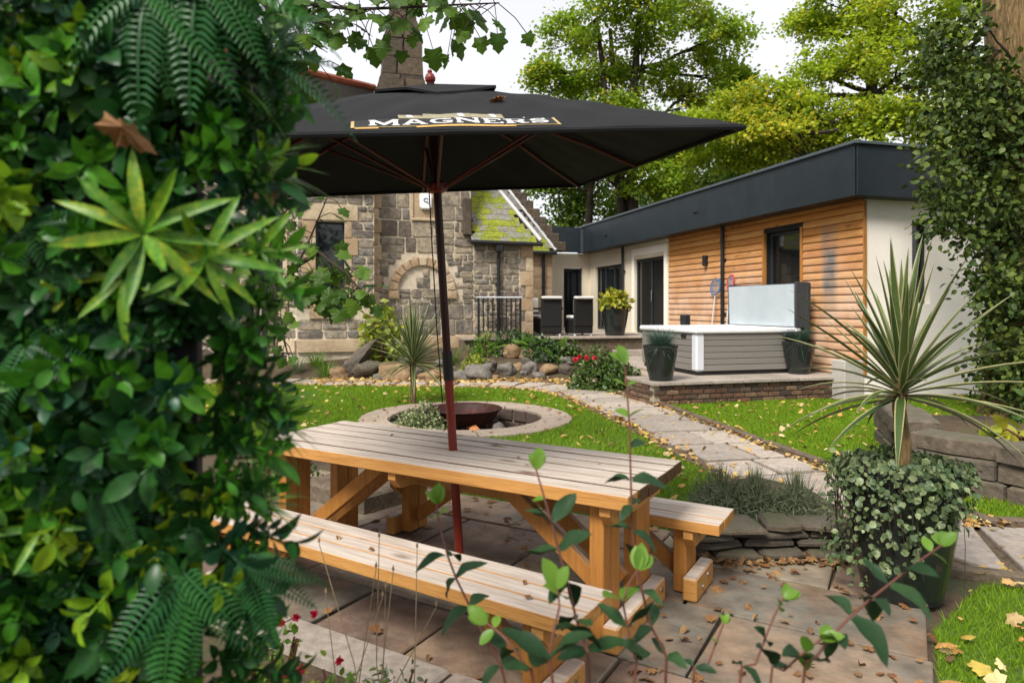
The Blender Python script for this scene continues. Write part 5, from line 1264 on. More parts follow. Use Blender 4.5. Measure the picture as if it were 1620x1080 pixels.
for nm, lb, bx, z_, lo, mt in (
    ('background_tree', 'dark green tree filling the gap behind the second slate roof', 930, 31, [(905, 320, 38), (945, 285, 45), (985, 325, 38), (925, 250, 40), (870, 300, 30), (890, 345, 30)], 'treeC'),
    ('background_tree', 'rounded dark green tree above the far end of the fascia', 1075, 33, [(1040, 300, 42), (1090, 260, 48), (1120, 305, 40), (1060, 215, 50), (1020, 345, 35), (1150, 270, 36)], 'treeC'),
    ('background_tree', 'dark green tree peeping over the middle of the flat roof', 1225, 29, [(1190, 260, 40), (1240, 235, 42), (1215, 200, 38), (1280, 215, 40)], 'treeC')):
    b_ = D(bx, 500, z_); tree(nm, lb, (b_.x, b_.y, 0), [D(bx, 380, z_), D(bx + 4, 300, z_), D(bx, 250, z_)], L3(lo, z_), mt, 'darkbark', 230, .17, .25, sub=12, cr=(.7, 1.2))
# ivy clad old tree at the right
IB = Vector((7.25, 9.4, 0)); iv = thing('ivy_clad_tree', 'thick rugged tree trunk wrapped in bushy ivy beside the white wall', 'tree', IB)
P = [(-.1 * (z_ / 8) ** 2 + .02 * math.sin(z_), 0, z_) for z_ in np.linspace(-.2, 8, 70)]
import bmesh
from mathutils import noise as NOI
mbk = MB().tube(P, [.46 + .16 * math.exp(-max(0, p_[2]) * 1.6) + .02 * math.sin(p_[2] * 1.3) for p_ in P], 72)
mbk.V = [tuple(Vector(v_) + Vector((v_[0], v_[1], 0)).normalized() * (.05 * NOI.noise(Vector((v_[0] * 5, v_[1] * 5, v_[2] * .9))) - .055 * abs(NOI.noise(Vector((v_[0] * 13, v_[1] * 13, v_[2] * 1.7)))))) for v_ in mbk.V]
mbk.build('trunk', M['bark'], iv, True)
cs = []; tw = MB()
ivl = [(1490, 110, 26), (1520, 80, 26), (1545, 130, 30), (1500, 165, 32), (1550, 190, 32), (1585, 130, 20), (1600, 180, 30), (1520, 230, 34), (1570, 250, 36), (1610, 250, 34), (1485, 255, 22), (1510, 300, 34), (1560, 310, 36), (1605, 340, 26), (1495, 345, 26), (1545, 365, 26), (1595, 390, 34), (1575, 440, 34), (1610, 460, 32), (1585, 515, 30), (1600, 560, 34), (1580, 600, 26), (1620, 620, 30), (1640, 300, 40), (1660, 450, 40), (1650, 150, 40), (1470, 210, 14), (1470, 300, 12), (1660, 560, 40), (1480, 60, 18), (1545, 30, 16)]
for px, py, r_ in ivl:
    for q in range(2):
        c = D(px + U(-8, 8), py + U(-8, 8), 9.2 + U(-.5, .55)) - IB; cs.append((c, r_ * 9.2 / F * 1.25))
    limb(tw, (U(-.3, 0), U(-.3, .1), max(.3, c.z - U(.1, .7))), c, .025, .008, .12, 5, 5)
tw.build('ivy_stems', M['darkbark'], iv)
V, Fc = clumps(cs, 1700, .088, t_oval(.75, .25), flat=1.1, up=.5, spread=.5, droop=.3); mesh_np('ivy', V, Fc, M['ivytree'], iv)
gd = rng.uniform(0, 2 * PI, 5000); gz = rng.uniform(.1, 7.5, 5000)
kz = (np.abs(gz - 2.9) > .35) & ((gz < 4.6)); gd, gz = gd[kz], gz[kz]
P = np.stack([np.cos(gd) * .56, np.sin(gd) * .56, gz], 1) + rng.normal(0, .06, (len(gd), 3)); nn = np.stack([np.cos(gd), np.sin(gd), np.full(len(gd), .3)], 1)
V, Fc = cloud(t_oval(.8, .2), P, orient(rdir(len(P)) + np.array([0, 0, -.6]), nn + rng.normal(0, .4, P.shape)), .085 * rng.uniform(.6, 1.3, len(P))); mesh_np('ivy', V, Fc, M['ivytree'], iv)

# overhanging sycamore whose branches come in above and beside the screen
SB = Vector((-4.6, 6.6, 0)); sy = thing('overhanging_tree', 'sycamore reaching over the garden with large lobed leaves on drooping branches', 'tree', SB)
mb = MB(); mb.tube([(0, 0, -.2), (.05, 0, 1.2), (.1, .05, 2.6), (.0, .1, 4.2), (-.1, .1, 6)], [.3, .25, .22, .18, .1], 12); mb.build('trunk', M['bark'], sy)
lv = []
for k in range(5):
    V, Fc = t_maple(U(.06, .22), U(.85, 1.05)); m_ = MB().add(V, Fc).mesh('leaf'); 
    m_.materials.append(pm('sycleaf_o%d' % k, [(.03, .075, .008), (.06, .13, .012), (.11, .20, .016)], mode='object', mixobj=.8, scale=6, rough=.5, fine=.15, transl=.38, spec=.25)); lv.append(m_)
brm = MB()
def syc_branch(pts, n, size, jit, side=None):
    P = [Vector(p) - SB for p in pts]; brm.tube(P, [.022 * (1 - .75 * i / (len(P) - 1)) for i in range(len(P))], 6)
    for k in range(n):
        t = U(.12, 1) * (len(P) - 1); i = min(int(t), len(P) - 2); p = P[i].lerp(P[i + 1], t - i)
        q = p + Vector((U(-jit, jit), U(-jit, jit), U(-jit * 1.1, jit * .5)))
        brm.tube([p, p.lerp(q, .6) + Vector((0, 0, .03)), q], .004, 4)
        d = (q - p).normalized() + Vector((U(-.4, .4), U(-.4, .4), -.6)); nrm = Vector((U(-.5, .5), U(-.9, -.1), U(.3, 1)))
        x = d.normalized(); y = nrm.cross(x).normalized(); z = x.cross(y); s_ = size * U(.65, 1.2)
        inst('leaf', random.choice(lv), frame(x * s_, y * s_, z * s_, q), sy)
Zb = 5.6
syc_branch([SB + Vector((.05, .1, 4.6)), D(330, -60, 6), D(470, 5, Zb), D(560, 15, Zb), D(640, 12, Zb), D(720, 8, Zb), D(790, 5, Zb)], 70, .16, .30)
syc_branch([SB + Vector((.05, .1, 4.4)), D(380, 0, 5.9), D(440, 40, Zb), D(480, 80, Zb), D(500, 100, Zb)], 34, .15, .24)
syc_branch([D(330, -60, 6), D(520, -45, 5.7), D(640, -50, 5.6), D(760, -45, 5.6)], 46, .16, .34)
syc_branch([D(380, 0, 5.9), D(430, 90, 5.8), D(470, 130, 5.8), D(500, 142, 5.8)], 26, .13, .2)
syc_branch([SB + Vector((.1, 0, 1.6)), D(380, 560, 6.0), D(440, 480, 6.0), D(485, 390, 6.0), D(518, 312, 6.0)], 26, .13, .2)
syc_branch([D(470, 420, 6.0), D(505, 400, 5.9), D(545, 430, 5.8), D(580, 470, 5.8)], 34, .13, .17)
syc_branch([D(450, 470, 6.0), D(490, 440, 5.9), D(520, 470, 5.8), D(550, 445, 5.8)], 22, .13, .15)
syc_branch([D(440, 480, 6.0), D(430, 420, 6.0), D(440, 350, 6.1), D(460, 325, 6.1)], 30, .13, .2)
syc_branch([D(400, 540, 6.0), D(425, 500, 6.0), D(445, 520, 6), D(455, 560, 6)], 12, .11, .14)
syc_branch([D(380, -30, 5.9), D(430, 20, 5.7), D(480, 30, 5.6), D(540, 45, 5.6)], 34, .15, .2)
brm.build('branches', M['darkbark'], sy)

# ================================================================== cordylines
def cord_meshes(w_):
    out = []
    for bend in (.02, .08, .18, .32, .5, .75):
        seg = 8; V = []; Fc = []; mi = []
        for i in range(seg + 1):
            t = i / seg; q = w_ / 2 * (.55 + .45 * min(1, t * 4)) * (1 - t ** 3) + .0006; x = t * (1 - .25 * bend * t); z = -bend * t ** 2.2
            V += [(x, -q, z + q * .5), (x, -q * .74, z + q * .34), (x, 0, z), (x, q * .74, z + q * .34), (x, q, z + q * .5)]
        for i in range(seg):
            for j in range(4): a = i * 5 + j; Fc.append((a, a + 5, a + 6, a + 1)); mi.append(1 if j in (0, 3) else 0)
        me = bpy.data.meshes.new('leaf_blade'); me.from_pydata(V, [], Fc); me.materials.append(M['cordy_o']); me.materials.append(M['cordyedge']); me.polygons.foreach_set('material_index', mi); me.polygons.foreach_set('use_smooth', [True] * len(Fc)); out.append(me)
    return out
M['cordy_o'] = pm('cordy_o', [(.022, .055, .012), (.05, .095, .022), (.10, .14, .04), (.035, .07, .016)], mode='object', mixobj=.9, scale=3, rough=.38, fine=.15, transl=.15, spec=.5)
def cordyline(name, label, base, th, r_, crown_n, length, w_, uprightness):
    t = thing(name, label, 'cordyline', base)
    MB().tube([(0, 0, -.05), (.012, 0, th * .4), (-.008, .01, th * .75), (0, 0, th + .04)], [r_ * 1.15, r_, r_ * .95, r_ * 1.1], 12).build('trunk', M['bark'], t)
    ms = cord_meshes(w_ / length)
    for k in range(crown_n):
        f_ = (k + .5) / crown_n; el = R(88) - (f_ ** uprightness) * R(104); az = k * 2.39996 + U(-.25, .25); l_ = length * U(.72, 1.1) * (1 - .12 * f_)
        d = Vector((math.cos(az) * math.cos(el), math.sin(az) * math.cos(el), math.sin(el))); sd_ = Vector((-math.sin(az), math.cos(az), 0)); nn = d.cross(sd_).normalized()
        bi = min(5, max(0, int(f_ * 3.2 + U(-.9, 1.0))))
        inst('leaf', ms[bi], frame(d * l_, sd_ * l_, nn * l_, Vector((0, 0, th - .07 * f_)) + d * r_ * .8), t)
p = G(653, 640); cordyline('cordyline', 'young cordyline palm with upright narrow leaves on the lawn behind the fire pit', p, .70, .045, 76, 1.0, .06, 1.15)
cordyline('cordyline', 'large variegated cordyline palm growing from the big black patio pot', PP + Vector((0, 0, .60)), .50, .036, 70, .76, .050, 1.35)

# ================================================================== smaller plants
def bush(name, label, cat, p, rx, ry, rz, n, size, m, tpl, z0=.0, up=.5, group=None, shell=.6, stem=True, extra=None):
    t = thing(name, label, cat, p, 0, group)
    d = rdir(n); d[:, 2] = np.abs(d[:, 2]) * 1.0 - .15; r_ = rng.uniform(shell ** 2, 1, n) ** .5; lump = 1 + .22 * np.sin(d[:, 0] * 5 + p[0] * 7) * np.cos(d[:, 1] * 6 + 3) + rng.normal(0, .06, n)
    P = d * (r_ * lump)[:, None] * np.array([rx, ry, rz]) + np.array([0, 0, z0])
    P[:, 2] = np.maximum(P[:, 2], .01)
    V, Fc = cloud(tpl, P, orient(d + rng.normal(0, .7, (n, 3)), d * .6 + rng.normal(0, .5, (n, 3)) + np.array([0, 0, up])), size * rng.uniform(.55, 1.3, n)); mesh_np('foliage', V, Fc, M[m], t)
    if stem:
        mb = MB()
        for k in range(7): a = U(0, 2 * PI); mb.tube([(0, 0, -.02), (math.cos(a) * rx * .3, math.sin(a) * ry * .3, rz * .4 + z0 * .5), (math.cos(a) * rx * .7, math.sin(a) * ry * .7, rz * .7 + z0)], [.012, .009, .004], 5)
        mb.build('stems', M['twig'], t)
    return t
def tuft(name, label, cat, p, n, length, w_, m, spread=.6, bend=.35, r_=.1, group=None):
    t = thing(name, label, cat, p, 0, group); az = rng.uniform(0, 2 * PI, n); el = PI / 2 - np.abs(rng.normal(0, spread, n)); d = np.stack([np.cos(az) * np.cos(el), np.sin(az) * np.cos(el), np.sin(el)], 1)
    sd_ = np.stack([-np.sin(az), np.cos(az), np.zeros(n)], 1); P = np.stack([np.cos(az) * r_ * rng.random(n), np.sin(az) * r_ * rng.random(n), np.zeros(n)], 1)
    V, Fc = cloud(t_blade(w_ / length, bend), P, orient(d, np.cross(d, sd_)), length * rng.uniform(.6, 1.15, n)); mesh_np('blades', V, Fc, M[m], t); return t
LANC = t_lance(.3, .25, .2, 4); OV = t_oval(.6, .25); SM = t_diamond(.6, .15)
# trailing ivy over the big pot
t = thing('trailing_ivy', 'small leaved variegated ivy spilling over the rim of the big black pot', 'ivy', PP + Vector((0, 0, .62)))
n = 2900; az = rng.uniform(0, 2 * PI, n); hang = rng.random(n) ** 1.5
lenz = .16 + .34 * np.clip(np.cos(az - R(185)), 0, 1) ** .7 + .10 * np.abs(np.sin(az * 4))
rr = .25 + .10 * rng.random(n) + .06 * np.cos(az - R(185)) * rng.random(n); top_ = rng.random(n) < .42
rr = np.where(top_, rng.uniform(.1, .34, n), rr); zz = np.where(top_, .03 + .07 * rng.random(n) - .25 * np.maximum(0, rr - .28), .05 - hang * lenz)
P = np.stack([np.cos(az) * rr, np.sin(az) * rr, zz], 1); od = np.stack([np.cos(az), np.sin(az), np.zeros(n)], 1)
V, Fc = cloud(t_oval(.85, .2), P, orient(rng.normal(0, .7, (n, 3)) + np.array([0, 0, -.7]) + od * .3, od + rng.normal(0, .35, (n, 3)) + np.array([0, 0, .5])), .031 * rng.uniform(.5, 1.5, n)); mesh_np('foliage', V, Fc, M['potivy'], t)
mb = MB()
for k in range(26):
    a = R(185) + random.gauss(0, .9); l_ = U(.25, .55); mb.tube([(.2 * math.cos(a), .2 * math.sin(a), .06), (.3 * math.cos(a), .3 * math.sin(a), .03), (.32 * math.cos(a), .32 * math.sin(a), -l_ * .5), (.30 * math.cos(a + .1), .30 * math.sin(a + .1), -l_)], .0018, 4)
mb.build('stems', M['darkbark'], t)
for k, (px, py, n, r_, lb) in enumerate(((1140, 830, 1000, .19, 'grey green lavender clump at the bench end of the stone edged bed'), (1195, 832, 1100, .19, 'bushy grey green lavender clump in the middle of the stone edged bed'), (1262, 840, 700, .15, 'smaller lavender clump at the pot end of the stone edged bed'))):
    p = G(px, py, .10); t = bush('lavender', lb, 'lavender', p, r_ * 1.25, r_ * 1.1, .30, n * 4, .048, 'lavender', t_blade(.16, .15, 2), .03, up=.0, shell=.45, stem=False)
    m_ = 150; az = rng.uniform(0, 2 * PI, m_); el = PI / 2 - np.abs(rng.normal(0, .42, m_)); dd = np.stack([np.cos(az) * np.cos(el), np.sin(az) * np.cos(el), np.sin(el)], 1); P = dd * np.array([r_, r_, .24])
    V, Fc = cloud(t_blade(.03, .15, 3), P, orient(dd, rdir(m_)), .17 * rng.uniform(.6, 1.2, m_)); stuff(mesh_np('flower_spikes', V, Fc, M['lavender'], t))
for pos, lb in ((P1, 'spiky blue green grass in the pot at the open terrace corner'), (P2, 'spiky blue green grass in the pot between hot tub and larch wall')):
    tuft('blue_grass', lb, 'ornamental grass', pos + Vector((0, 0, .5)), 900, .36, .007, 'fescue', .62, .55, .12, 'pots of blue grass')
bush('hydrangea', 'yellow green hydrangea in the dark pot by the patio doors', 'hydrangea', P3 + Vector((0, 0, .68)), .38, .38, .42, 380, .14, 'hosta', t_oval(.7, .25), .1)
bush('variegated_shrub', 'rounded cream and green variegated shrub growing inside the fire pit ring', 'shrub', PIT + Vector((-.62, -.12, -.5)), .50, .45, .70, 3600, .05, 'varieg', t_oval(.6, .2), .05, shell=.75)
p = T(953, 616); bush('rose_bush', 'dark leafy rose bush with crimson flowers beside the path', 'rose bush', p, .62, .45, .85, 3000, .075, 'rosebush', OV)
bush('euphorbia', 'low bush of pale cream flowers in front of the rose bush', 'shrub', p + Vector((.42, -.18, 0)), .32, .28, .5, 700, .06, 'varieg', OV)
def blooms(name, label, p, k, r_, m, size):
    t = thing(name, label, 'flower', p)
    for q in range(k):
        c_ = rng.normal(0, r_, 3) * np.array([1, .5, .8]); P = np.repeat(c_[None], 26, 0); V, Fc = cloud(t_oval(.8, -.3), P, orient(rdir(26), rdir(26)), size * rng.uniform(.7, 1.2, 26)); mesh_np('bloom', V, Fc, M[m], t)
rp_ = D(922, 562, p.y - .35); blooms('rose_flower', 'cluster of crimson roses on the dark bush by the rockery', rp_, 4, .09, 'petal', .055)
blooms('rose_flower', 'single small crimson rose low on the dark bush near the lawn', D(988, 621, p.y - .4), 1, .01, 'petal', .05)
blooms('rose_flower', 'pair of small pink rose heads inside the dark bush', D(940, 602, p.y - .45), 2, .04, 'paleflower', .04)
p = T(846, 553)
def fern(name, label, p, n, l_, m='fern', lift=.9):
    t = thing(name, label, 'fern', p)
    fm = []
    for b_ in (.3, .55, .8): V, Fc = t_frond(16, .38, b_); q = MB().add(V, Fc).mesh('frond'); q.materials.append(M[m]); fm.append(q)
    for k in range(n):
        az = 2 * PI * k / n + U(-.3, .3); el = U(.6, 1.25) * lift; d = Vector((math.cos(az) * math.cos(el), math.sin(az) * math.cos(el), math.sin(el))); s_ = Vector((-math.sin(az), math.cos(az), 0)); nn = d.cross(s_)
        L_ = l_ * U(.75, 1.15); inst('frond', random.choice(fm), frame(d * L_, s_ * L_, nn * L_, (0, 0, 0)), t)
fern('fern', 'bright green arching fern at the cottage corner above the rocks', T(838, 556), 22, .85)
fern('fern', 'small green fern spreading below the terrace balustrade', T(878, 562), 16, .62)
bush('evergreen_plant', 'dark evergreen clump between the fern and the boulders', 'plant', T(815, 556), .55, .4, .55, 1100, .12, 'darkplant', LANC)
bush('green_plant', 'dark bush between the rose and the pot of blue grass', 'plant', H(-3.45, 2.3, .0), .42, .5, .62, 1300, .08, 'rosebush', OV)
bush('evergreen_plant', 'dark strappy clump under the arching fern', 'plant', T(862, 566), .5, .4, .5, 900, .12, 'darkplant', LANC)
bush('golden_plant', 'lime yellow flowering clump among the round boulders', 'plant', T(752, 588), .32, .28, .42, 700, .07, 'limeleaf', OV)
bush('golden_shrub', 'airy lime yellow shrub standing against the cottage wall', 'shrub', T(605, 575), .55, .35, 1.35, 420, .12, 'limeleaf', t_maple(.1), .25, shell=.35)
bush('golden_plant', 'low lime yellow plant beside the slanting dark rock', 'plant', T(590, 588), .34, .25, .3, 500, .06, 'limeleaf', OV)
bush('heuchera', 'bronze leaved low plant in the lap of the slanting rock', 'plant', T(568, 582), .26, .22, .26, 420, .06, 'pl_brownleaf' if 'pl_brownleaf' in M else 'dryleaf', OV)
bush('green_plant', 'soft green plant beside the cottage downpipe', 'plant', T(770, 560), .4, .3, .55, 700, .09, 'fern', LANC)
bush('green_plant', 'green leafy plant under the terrace edge left of the rose bush', 'plant', T(900, 572), .4, .3, .5, 800, .08, 'rosebush', OV)
bush('green_plant', 'small pale green topped plant standing by the terrace edge near the chairs', 'plant', T(958, 560), .28, .25, .75, 500, .08, 'fern', OV, .15)
for k, (px, py, lb) in enumerate(((500, 580, 'tuft of grass at the foot of the bay plinth'), (470, 590, 'tuft of grass beside the trellis foot'), (515, 597, 'dark green tuft left of the slanting rock'), (660, 572, 'grassy clump behind the young cordyline'), (715, 575, 'grassy clump under the blind arch'))): tuft('grass_tuft', lb, 'grass tuft', T(px, py), 130, .42, .014, 'lavender' if k % 2 else 'fern', .5, .5, .12)
bush('edge_shrub', 'dark small leaved shrub behind the stone slab left of the table', 'shrub', G(428, 778), .42, .35, .36, 1700, .04, 'rosebush', OV)
bush('edge_plant', 'small variegated plant on the lawn edge behind the table legs', 'plant', G(625, 795), .16, .14, .26, 260, .045, 'varieg', OV)
bush('hosta', 'yellow edged hosta leaves on top of the rugged dry stone wall', 'hosta', Vector((4.6, 5.95, .30)), .34, .3, .24, 70, .17, 'hosta', t_lance(.55, .5, .15, 5))
bush('dark_shrub', 'dark shrub behind the hosta near the ivy clad tree', 'shrub', Vector((5.6, 6.8, .3)), .5, .4, .5, 800, .1, 'rosebush', OV)

# ================================================================== artificial foliage screen at the left
SR = Vector((-.474, 1.13, 0)); SL = Vector((-1.55, .86, 0)); sd_ = (SL - SR); SLN = sd_.length; sd_.normalize()
sn = Vector((sd_.y, -sd_.x, 0)); sn = sn if sn.y < 0 else -sn
scr = thing('foliage_screen', 'tall garden screen covered with glossy artificial ferns, sprigs and ivy', 'foliage screen'); scr.matrix_world = frame(sd_, -sn, (0, 0, 1), SR)  # x to the left, -y towards the camera
MB().box((SLN / 2 + .03, .05, 1.2), (SLN - .06, .03, 2.4), .004).build('backing_board', M['blackmatt'], scr)
for x in (.09, SLN - .04): MB().box((x, .09, 1.2), (.05, .05, 2.42), .004).build('post', M['blackmatt'], scr)
for k in range(13): MB().box((SLN / 2 + .02, .027, .12 + k * .18), (SLN - .05, .008, .008), .001).build('lattice_wire', M['black'], scr)
def joined(items, name):                                  # items: (template, matrix, material key)
    mats = []; V = []; Fc = []; mi = []
    for (tv, tf), mx_, mk in items:
        if mk not in mats: mats.append(mk)
        o_ = len(V); V += [tuple(mx_ @ Vector(q)) for q in tv]; Fc += [tuple(a + o_ for a in f) for f in tf]; mi += [mats.index(mk)] * len(tf)
    me = bpy.data.meshes.new(name); me.from_pydata(V, [], Fc); [me.materials.append(M[q]) for q in mats]; me.polygons.foreach_set('material_index', mi); me.polygons.foreach_set('use_smooth', [True] * len(Fc)); return me
def vframe(d, n_, o_, s_):
    x = Vector(d).normalized(); y = Vector(n_).cross(x); y = y.normalized() if y.length > 1e-4 else x.orthogonal().normalized(); z = x.cross(y); return frame(x * s_, y * s_, z * s_, o_)
def sprig_mesh(mk, ll, lw, n, stem, droop=.2):            # grows along +z of the sprig, i.e. out of the screen
    it = []; ov = t_lance(lw * .72, .3, .3, 5)
    for k in range(n):
        t = (k + 1) / n; a = k * 2.4 + U(-.3, .3); up_ = .15 + .75 * t; d = Vector((math.cos(a) * (1 - .5 * t), math.sin(a) * (1 - .5 * t), up_)); s_ = ll * U(.75, 1.15) * (1 - .3 * abs(t - .5))
        it.append((ov, vframe(d, Vector((-math.cos(a) * .6, -math.sin(a) * .6, 1)), Vector((math.cos(a) * .004, math.sin(a) * .004, stem * t)), s_), mk))
    tv, tf = (lambda b_: (b_.V, [tuple(f) for f in b_.F]))(MB().tube([(0, 0, 0), (.004, .002, stem)], .0016, 5)); it.append(((tv, tf), Matrix.Identity(4), mk)); return joined(it, 'leaf_sprig')
SPR = [sprig_mesh('pl_dark', .034, .85, 13, .055), sprig_mesh('pl_dark', .038, .75, 11, .06), sprig_mesh('pl_dark', .028, .9, 15, .05), sprig_mesh('pl_blue', .024, 1.0, 13, .05), sprig_mesh('pl_blue', .03, .85, 11, .05), sprig_mesh('pl_mid', .036, .6, 12, .06), sprig_mesh('pl_mid', .028, .8, 13, .05), sprig_mesh('pl_lime', .03, .75, 9, .06)]
SPW = [5, 4, 4, 1.5, 1.3, 4, 3.6, 1.6]
def on_screen(px, py):                                    # photo pixel -> (x, z) on the screen
    d = Vector(((px - CX) / F, 1, -(py - HY) / F)); o_ = Vector((0, 0, CAMH)); nrm = Vector((sn.x, sn.y, 0)); t = (SR - o_).dot(nrm) / d.dot(nrm); p = o_ + d * t; return (p - SR).dot(sd_), p.z
def out_dir(a, b_, c): return (Vector((a, -abs(c), b_))).normalized()
cnt = 0
grid = [(x, z) for x in np.arange(.03, .50, .036) for z in np.arange(.86, 2.10, .046)]
random.shuffle(grid)
grid = [(U(-.02, .03), z) for z in np.arange(.86, 2.1, .021)] + grid
for gx, gz_ in grid[:298]:
    x, z = gx + U(-.018, .018), gz_ + U(-.02, .02); side = max(0, (.06 - x) / .06)
    lime = .6 if x > .28 else 1.0
    d = out_dir(U(-.55, .45) - side * 1.2, U(-.75, .35), U(.5, 1)); mx_ = vframe(d.orthogonal(), d, Vector((x, .02 - U(0, .02), z)), 1)
    z_ax = d; xa = z_ax.orthogonal().normalized(); ya = z_ax.cross(xa); s_ = U(.75, 1.75); a = U(0, 6.28); xa, ya = xa * math.cos(a) + ya * math.sin(a), ya * math.cos(a) - xa * math.sin(a)
    wts = list(SPW)
    if x > .26: wts[5] *= 2.2; wts[7] *= 2.6
    inst('leaf_sprig', random.choices(SPR, wts)[0], frame(xa * s_, ya * s_, z_ax * s_, Vector((x, .025 - U(0, .03), z))), scr)
# the rest of the covering, past the pieces one can pick apart
rest = []
for k in range(1150):
    if k < 260: x, z = U(-.0, .55), U(.8, 2.15)
    else: x, z = U(.0, SLN), U(.05, 2.4)
    a, c = U(-.7, .7), U(-.9, .3); d = out_dir(a - (1.2 if x < .04 else 0), c, .7); ti = random.choices(range(8), SPW)[0]
    rest.append((ti, Vector((x, .03, z)), d, U(.8, 1.25)))
acc = {}
mk_of = ['pl_dark', 'pl_dark', 'pl_dark', 'pl_blue', 'pl_blue', 'pl_mid', 'pl_mid', 'pl_lime']
VV = []; FF = []; MI = []; mlist = ['pl_dark', 'pl_blue', 'pl_mid', 'pl_lime']
for ti, p, d, s_ in rest:
    me = SPR[ti]; n = len(me.vertices); co = np.empty(n * 3, np.float32); me.vertices.foreach_get('co', co); xa = d.orthogonal().normalized(); ya = d.cross(xa); a = U(0, 6.28)
    Rm = np.array([xa * math.cos(a) + ya * math.sin(a), ya * math.cos(a) - xa * math.sin(a), d]).T * s_; o_ = sum(len(q) for q in VV); VV.append(co.reshape(-1, 3) @ Rm.T + np.array(p))
    for pg_ in me.polygons:
        vv = tuple(pg_.vertices)
        for q in range(1, len(vv) - 1): FF.append((vv[0] + o_, vv[q] + o_, vv[q + 1] + o_)); MI.append(mlist.index(mk_of[ti]))
o = mesh_np('leaf_covering', np.concatenate(VV), FF, None, scr, True)
for q in mlist: o.data.materials.append(M[q])
o.data.polygons.foreach_set('material_index', MI); stuff(o)
# broad leaved rosettes
lm = []
for bd in (-.12, .1, .3, .6): V, Fc = t_lance(.17, bd, .5, 7); q = MB().add(V, Fc).mesh('leaf', True); q.materials.append(M['pl_broad']); lm.append(q)
def rosette(px, py, n, ln, spread=.9, out=.05, rolls=None):
    x, z = on_screen(px, py); c = Vector((x, .0 - out, z)); ro = MB().tube([(x, .03, z), tuple(c)], .006, 6).build('rosette', M['pl_mid'], scr)
    for k in range(n):
        a = 2 * PI * k / n * (1 if k < n else 1) + U(-.2, .2); t = (k % 3) / 3; rad = 1 - .35 * t; d = Vector((math.cos(a) * rad * spread, -(.25 + .55 * t), math.sin(a) * rad * spread)); s_ = ln * U(.8, 1.15); inst('leaf', random.choice(lm), vframe(d, Vector((-math.cos(a) * .5, -1, .35 - math.sin(a) * .5)), c + d.normalized() * .006, s_), ro)
rosette(255, 380, 12, .115, 1, .10); rosette(340, 415, 10, .105, 1, .08); rosette(215, 440, 7, .10, 1, .05); rosette(415, 400, 6, .09, 1, .03); rosette(85, 820, 6, .07, 1, .04)
# ferns
fm = []
for b_, wd in ((.45, .34), (.75, .30), (1.0, .36)): V, Fc = t_frond(20, wd, b_); q = MB().add(V, Fc).mesh('frond', True); q.materials.append(M['pl_fern']); fm.append(q)
def sfern(px, py, dirs, ln, out=.05):
    x, z = on_screen(px, py); c = Vector((x, -out, z)); ro = MB().tube([(x, .03, z), tuple(c)], .006, 6).build('fern', M['pl_fern'], scr)
    for a in dirs: a = R(a) + U(-.12, .12); d = Vector((-math.cos(a), -.45, math.sin(a))); inst('frond', random.choice(fm), vframe(d, Vector((U(-.2, .2), -1, .7)), c, ln * U(.8, 1.2)), ro)
sfern(250, 5, (-100, -80, -60, -35, -15, 10, -140, 160), .20, .06); sfern(330, -20, (-20, -45, -70, -95, 0, 30), .20, .06); sfern(300, 880, (-115, -95, -80, -60, -40, -130), .20, .06)
sfern(60, 360, (-20, -60, -110, -150, 20), .12, .03); sfern(60, 540, (0, -30, -70, -110, 40), .13, .03); sfern(230, 690, (-60, -85, -110, -40), .12, .04); sfern(390, 870, (-30, -60, -90, 0), .13, .05); sfern(420, 100, (20, -10, -40, -70, 50), .13, .02); sfern(170, 760, (-80, -110, -50), .11, .03)
# grassy tufts on the right edge
gm = []
for b_ in (.15, .4, .7): V, Fc = t_blade(.045, b_, 5); q = MB().add(V, Fc).mesh('blade'); q.materials.append(M['pl_grass']); gm.append(q)
def stuft(px, py, n, ln, a0, a1):
    x, z = on_screen(px, py); c = Vector((x, -.02, z)); ro = MB().tube([(x, .03, z), tuple(c)], .006, 6).build('grass_tuft', M['pl_grass'], scr)
    for k in range(n): a = R(U(a0, a1)); d = Vector((-math.cos(a), U(-.6, .15), math.sin(a))); inst('blade', random.choice(gm), vframe(d, Vector((U(-.3, .3), -.6, 1)), c, ln * U(.6, 1.15)), ro)
stuft(385, 275, 46, .125, -55, 60); stuft(360, 130, 40, .11, -40, 80); stuft(400, 655, 50, .11, -35, 55); stuft(420, 480, 22, .08, -80, 60); stuft(415, 790, 24, .075, -40, 40)
# leaf caught in the screen
V, Fc = t_maple(.55); dl_ = [MB().add(V, Fc).mesh('fallen_leaf')]
for k in range(5): V, Fc = t_maple(U(-.25, .45), U(.6, 1.05)); dl_.append(MB().add(V, Fc).mesh('fallen_leaf'))
V, Fc = t_oval(.55, .5, .6); dl_.append(MB().add(V, Fc).mesh('fallen_leaf'))
for q in dl_: q.materials.append(M['dryleaf_o'])
x, z = on_screen(242, 232); pw = scr.matrix_world @ Vector((x, -.135, z)); o = inst('fallen_leaf', dl_[0], TRS(pw - Vector((.035, 0, -.01)), (R(70), R(25), R(10)), (.075, .034, .07))); tag(o, 'curled brown leaf caught in the foliage screen', 'leaf')
x, z = on_screen(438, 297); pw = scr.matrix_world @ Vector((x, -.03, z)); o = inst('fallen_leaf', dl_[1], TRS(pw - Vector((.03, 0, 0)), (R(60), R(-10), 0), .06)); tag(o, 'dry brown leaf caught in the grassy tuft of the screen', 'leaf')

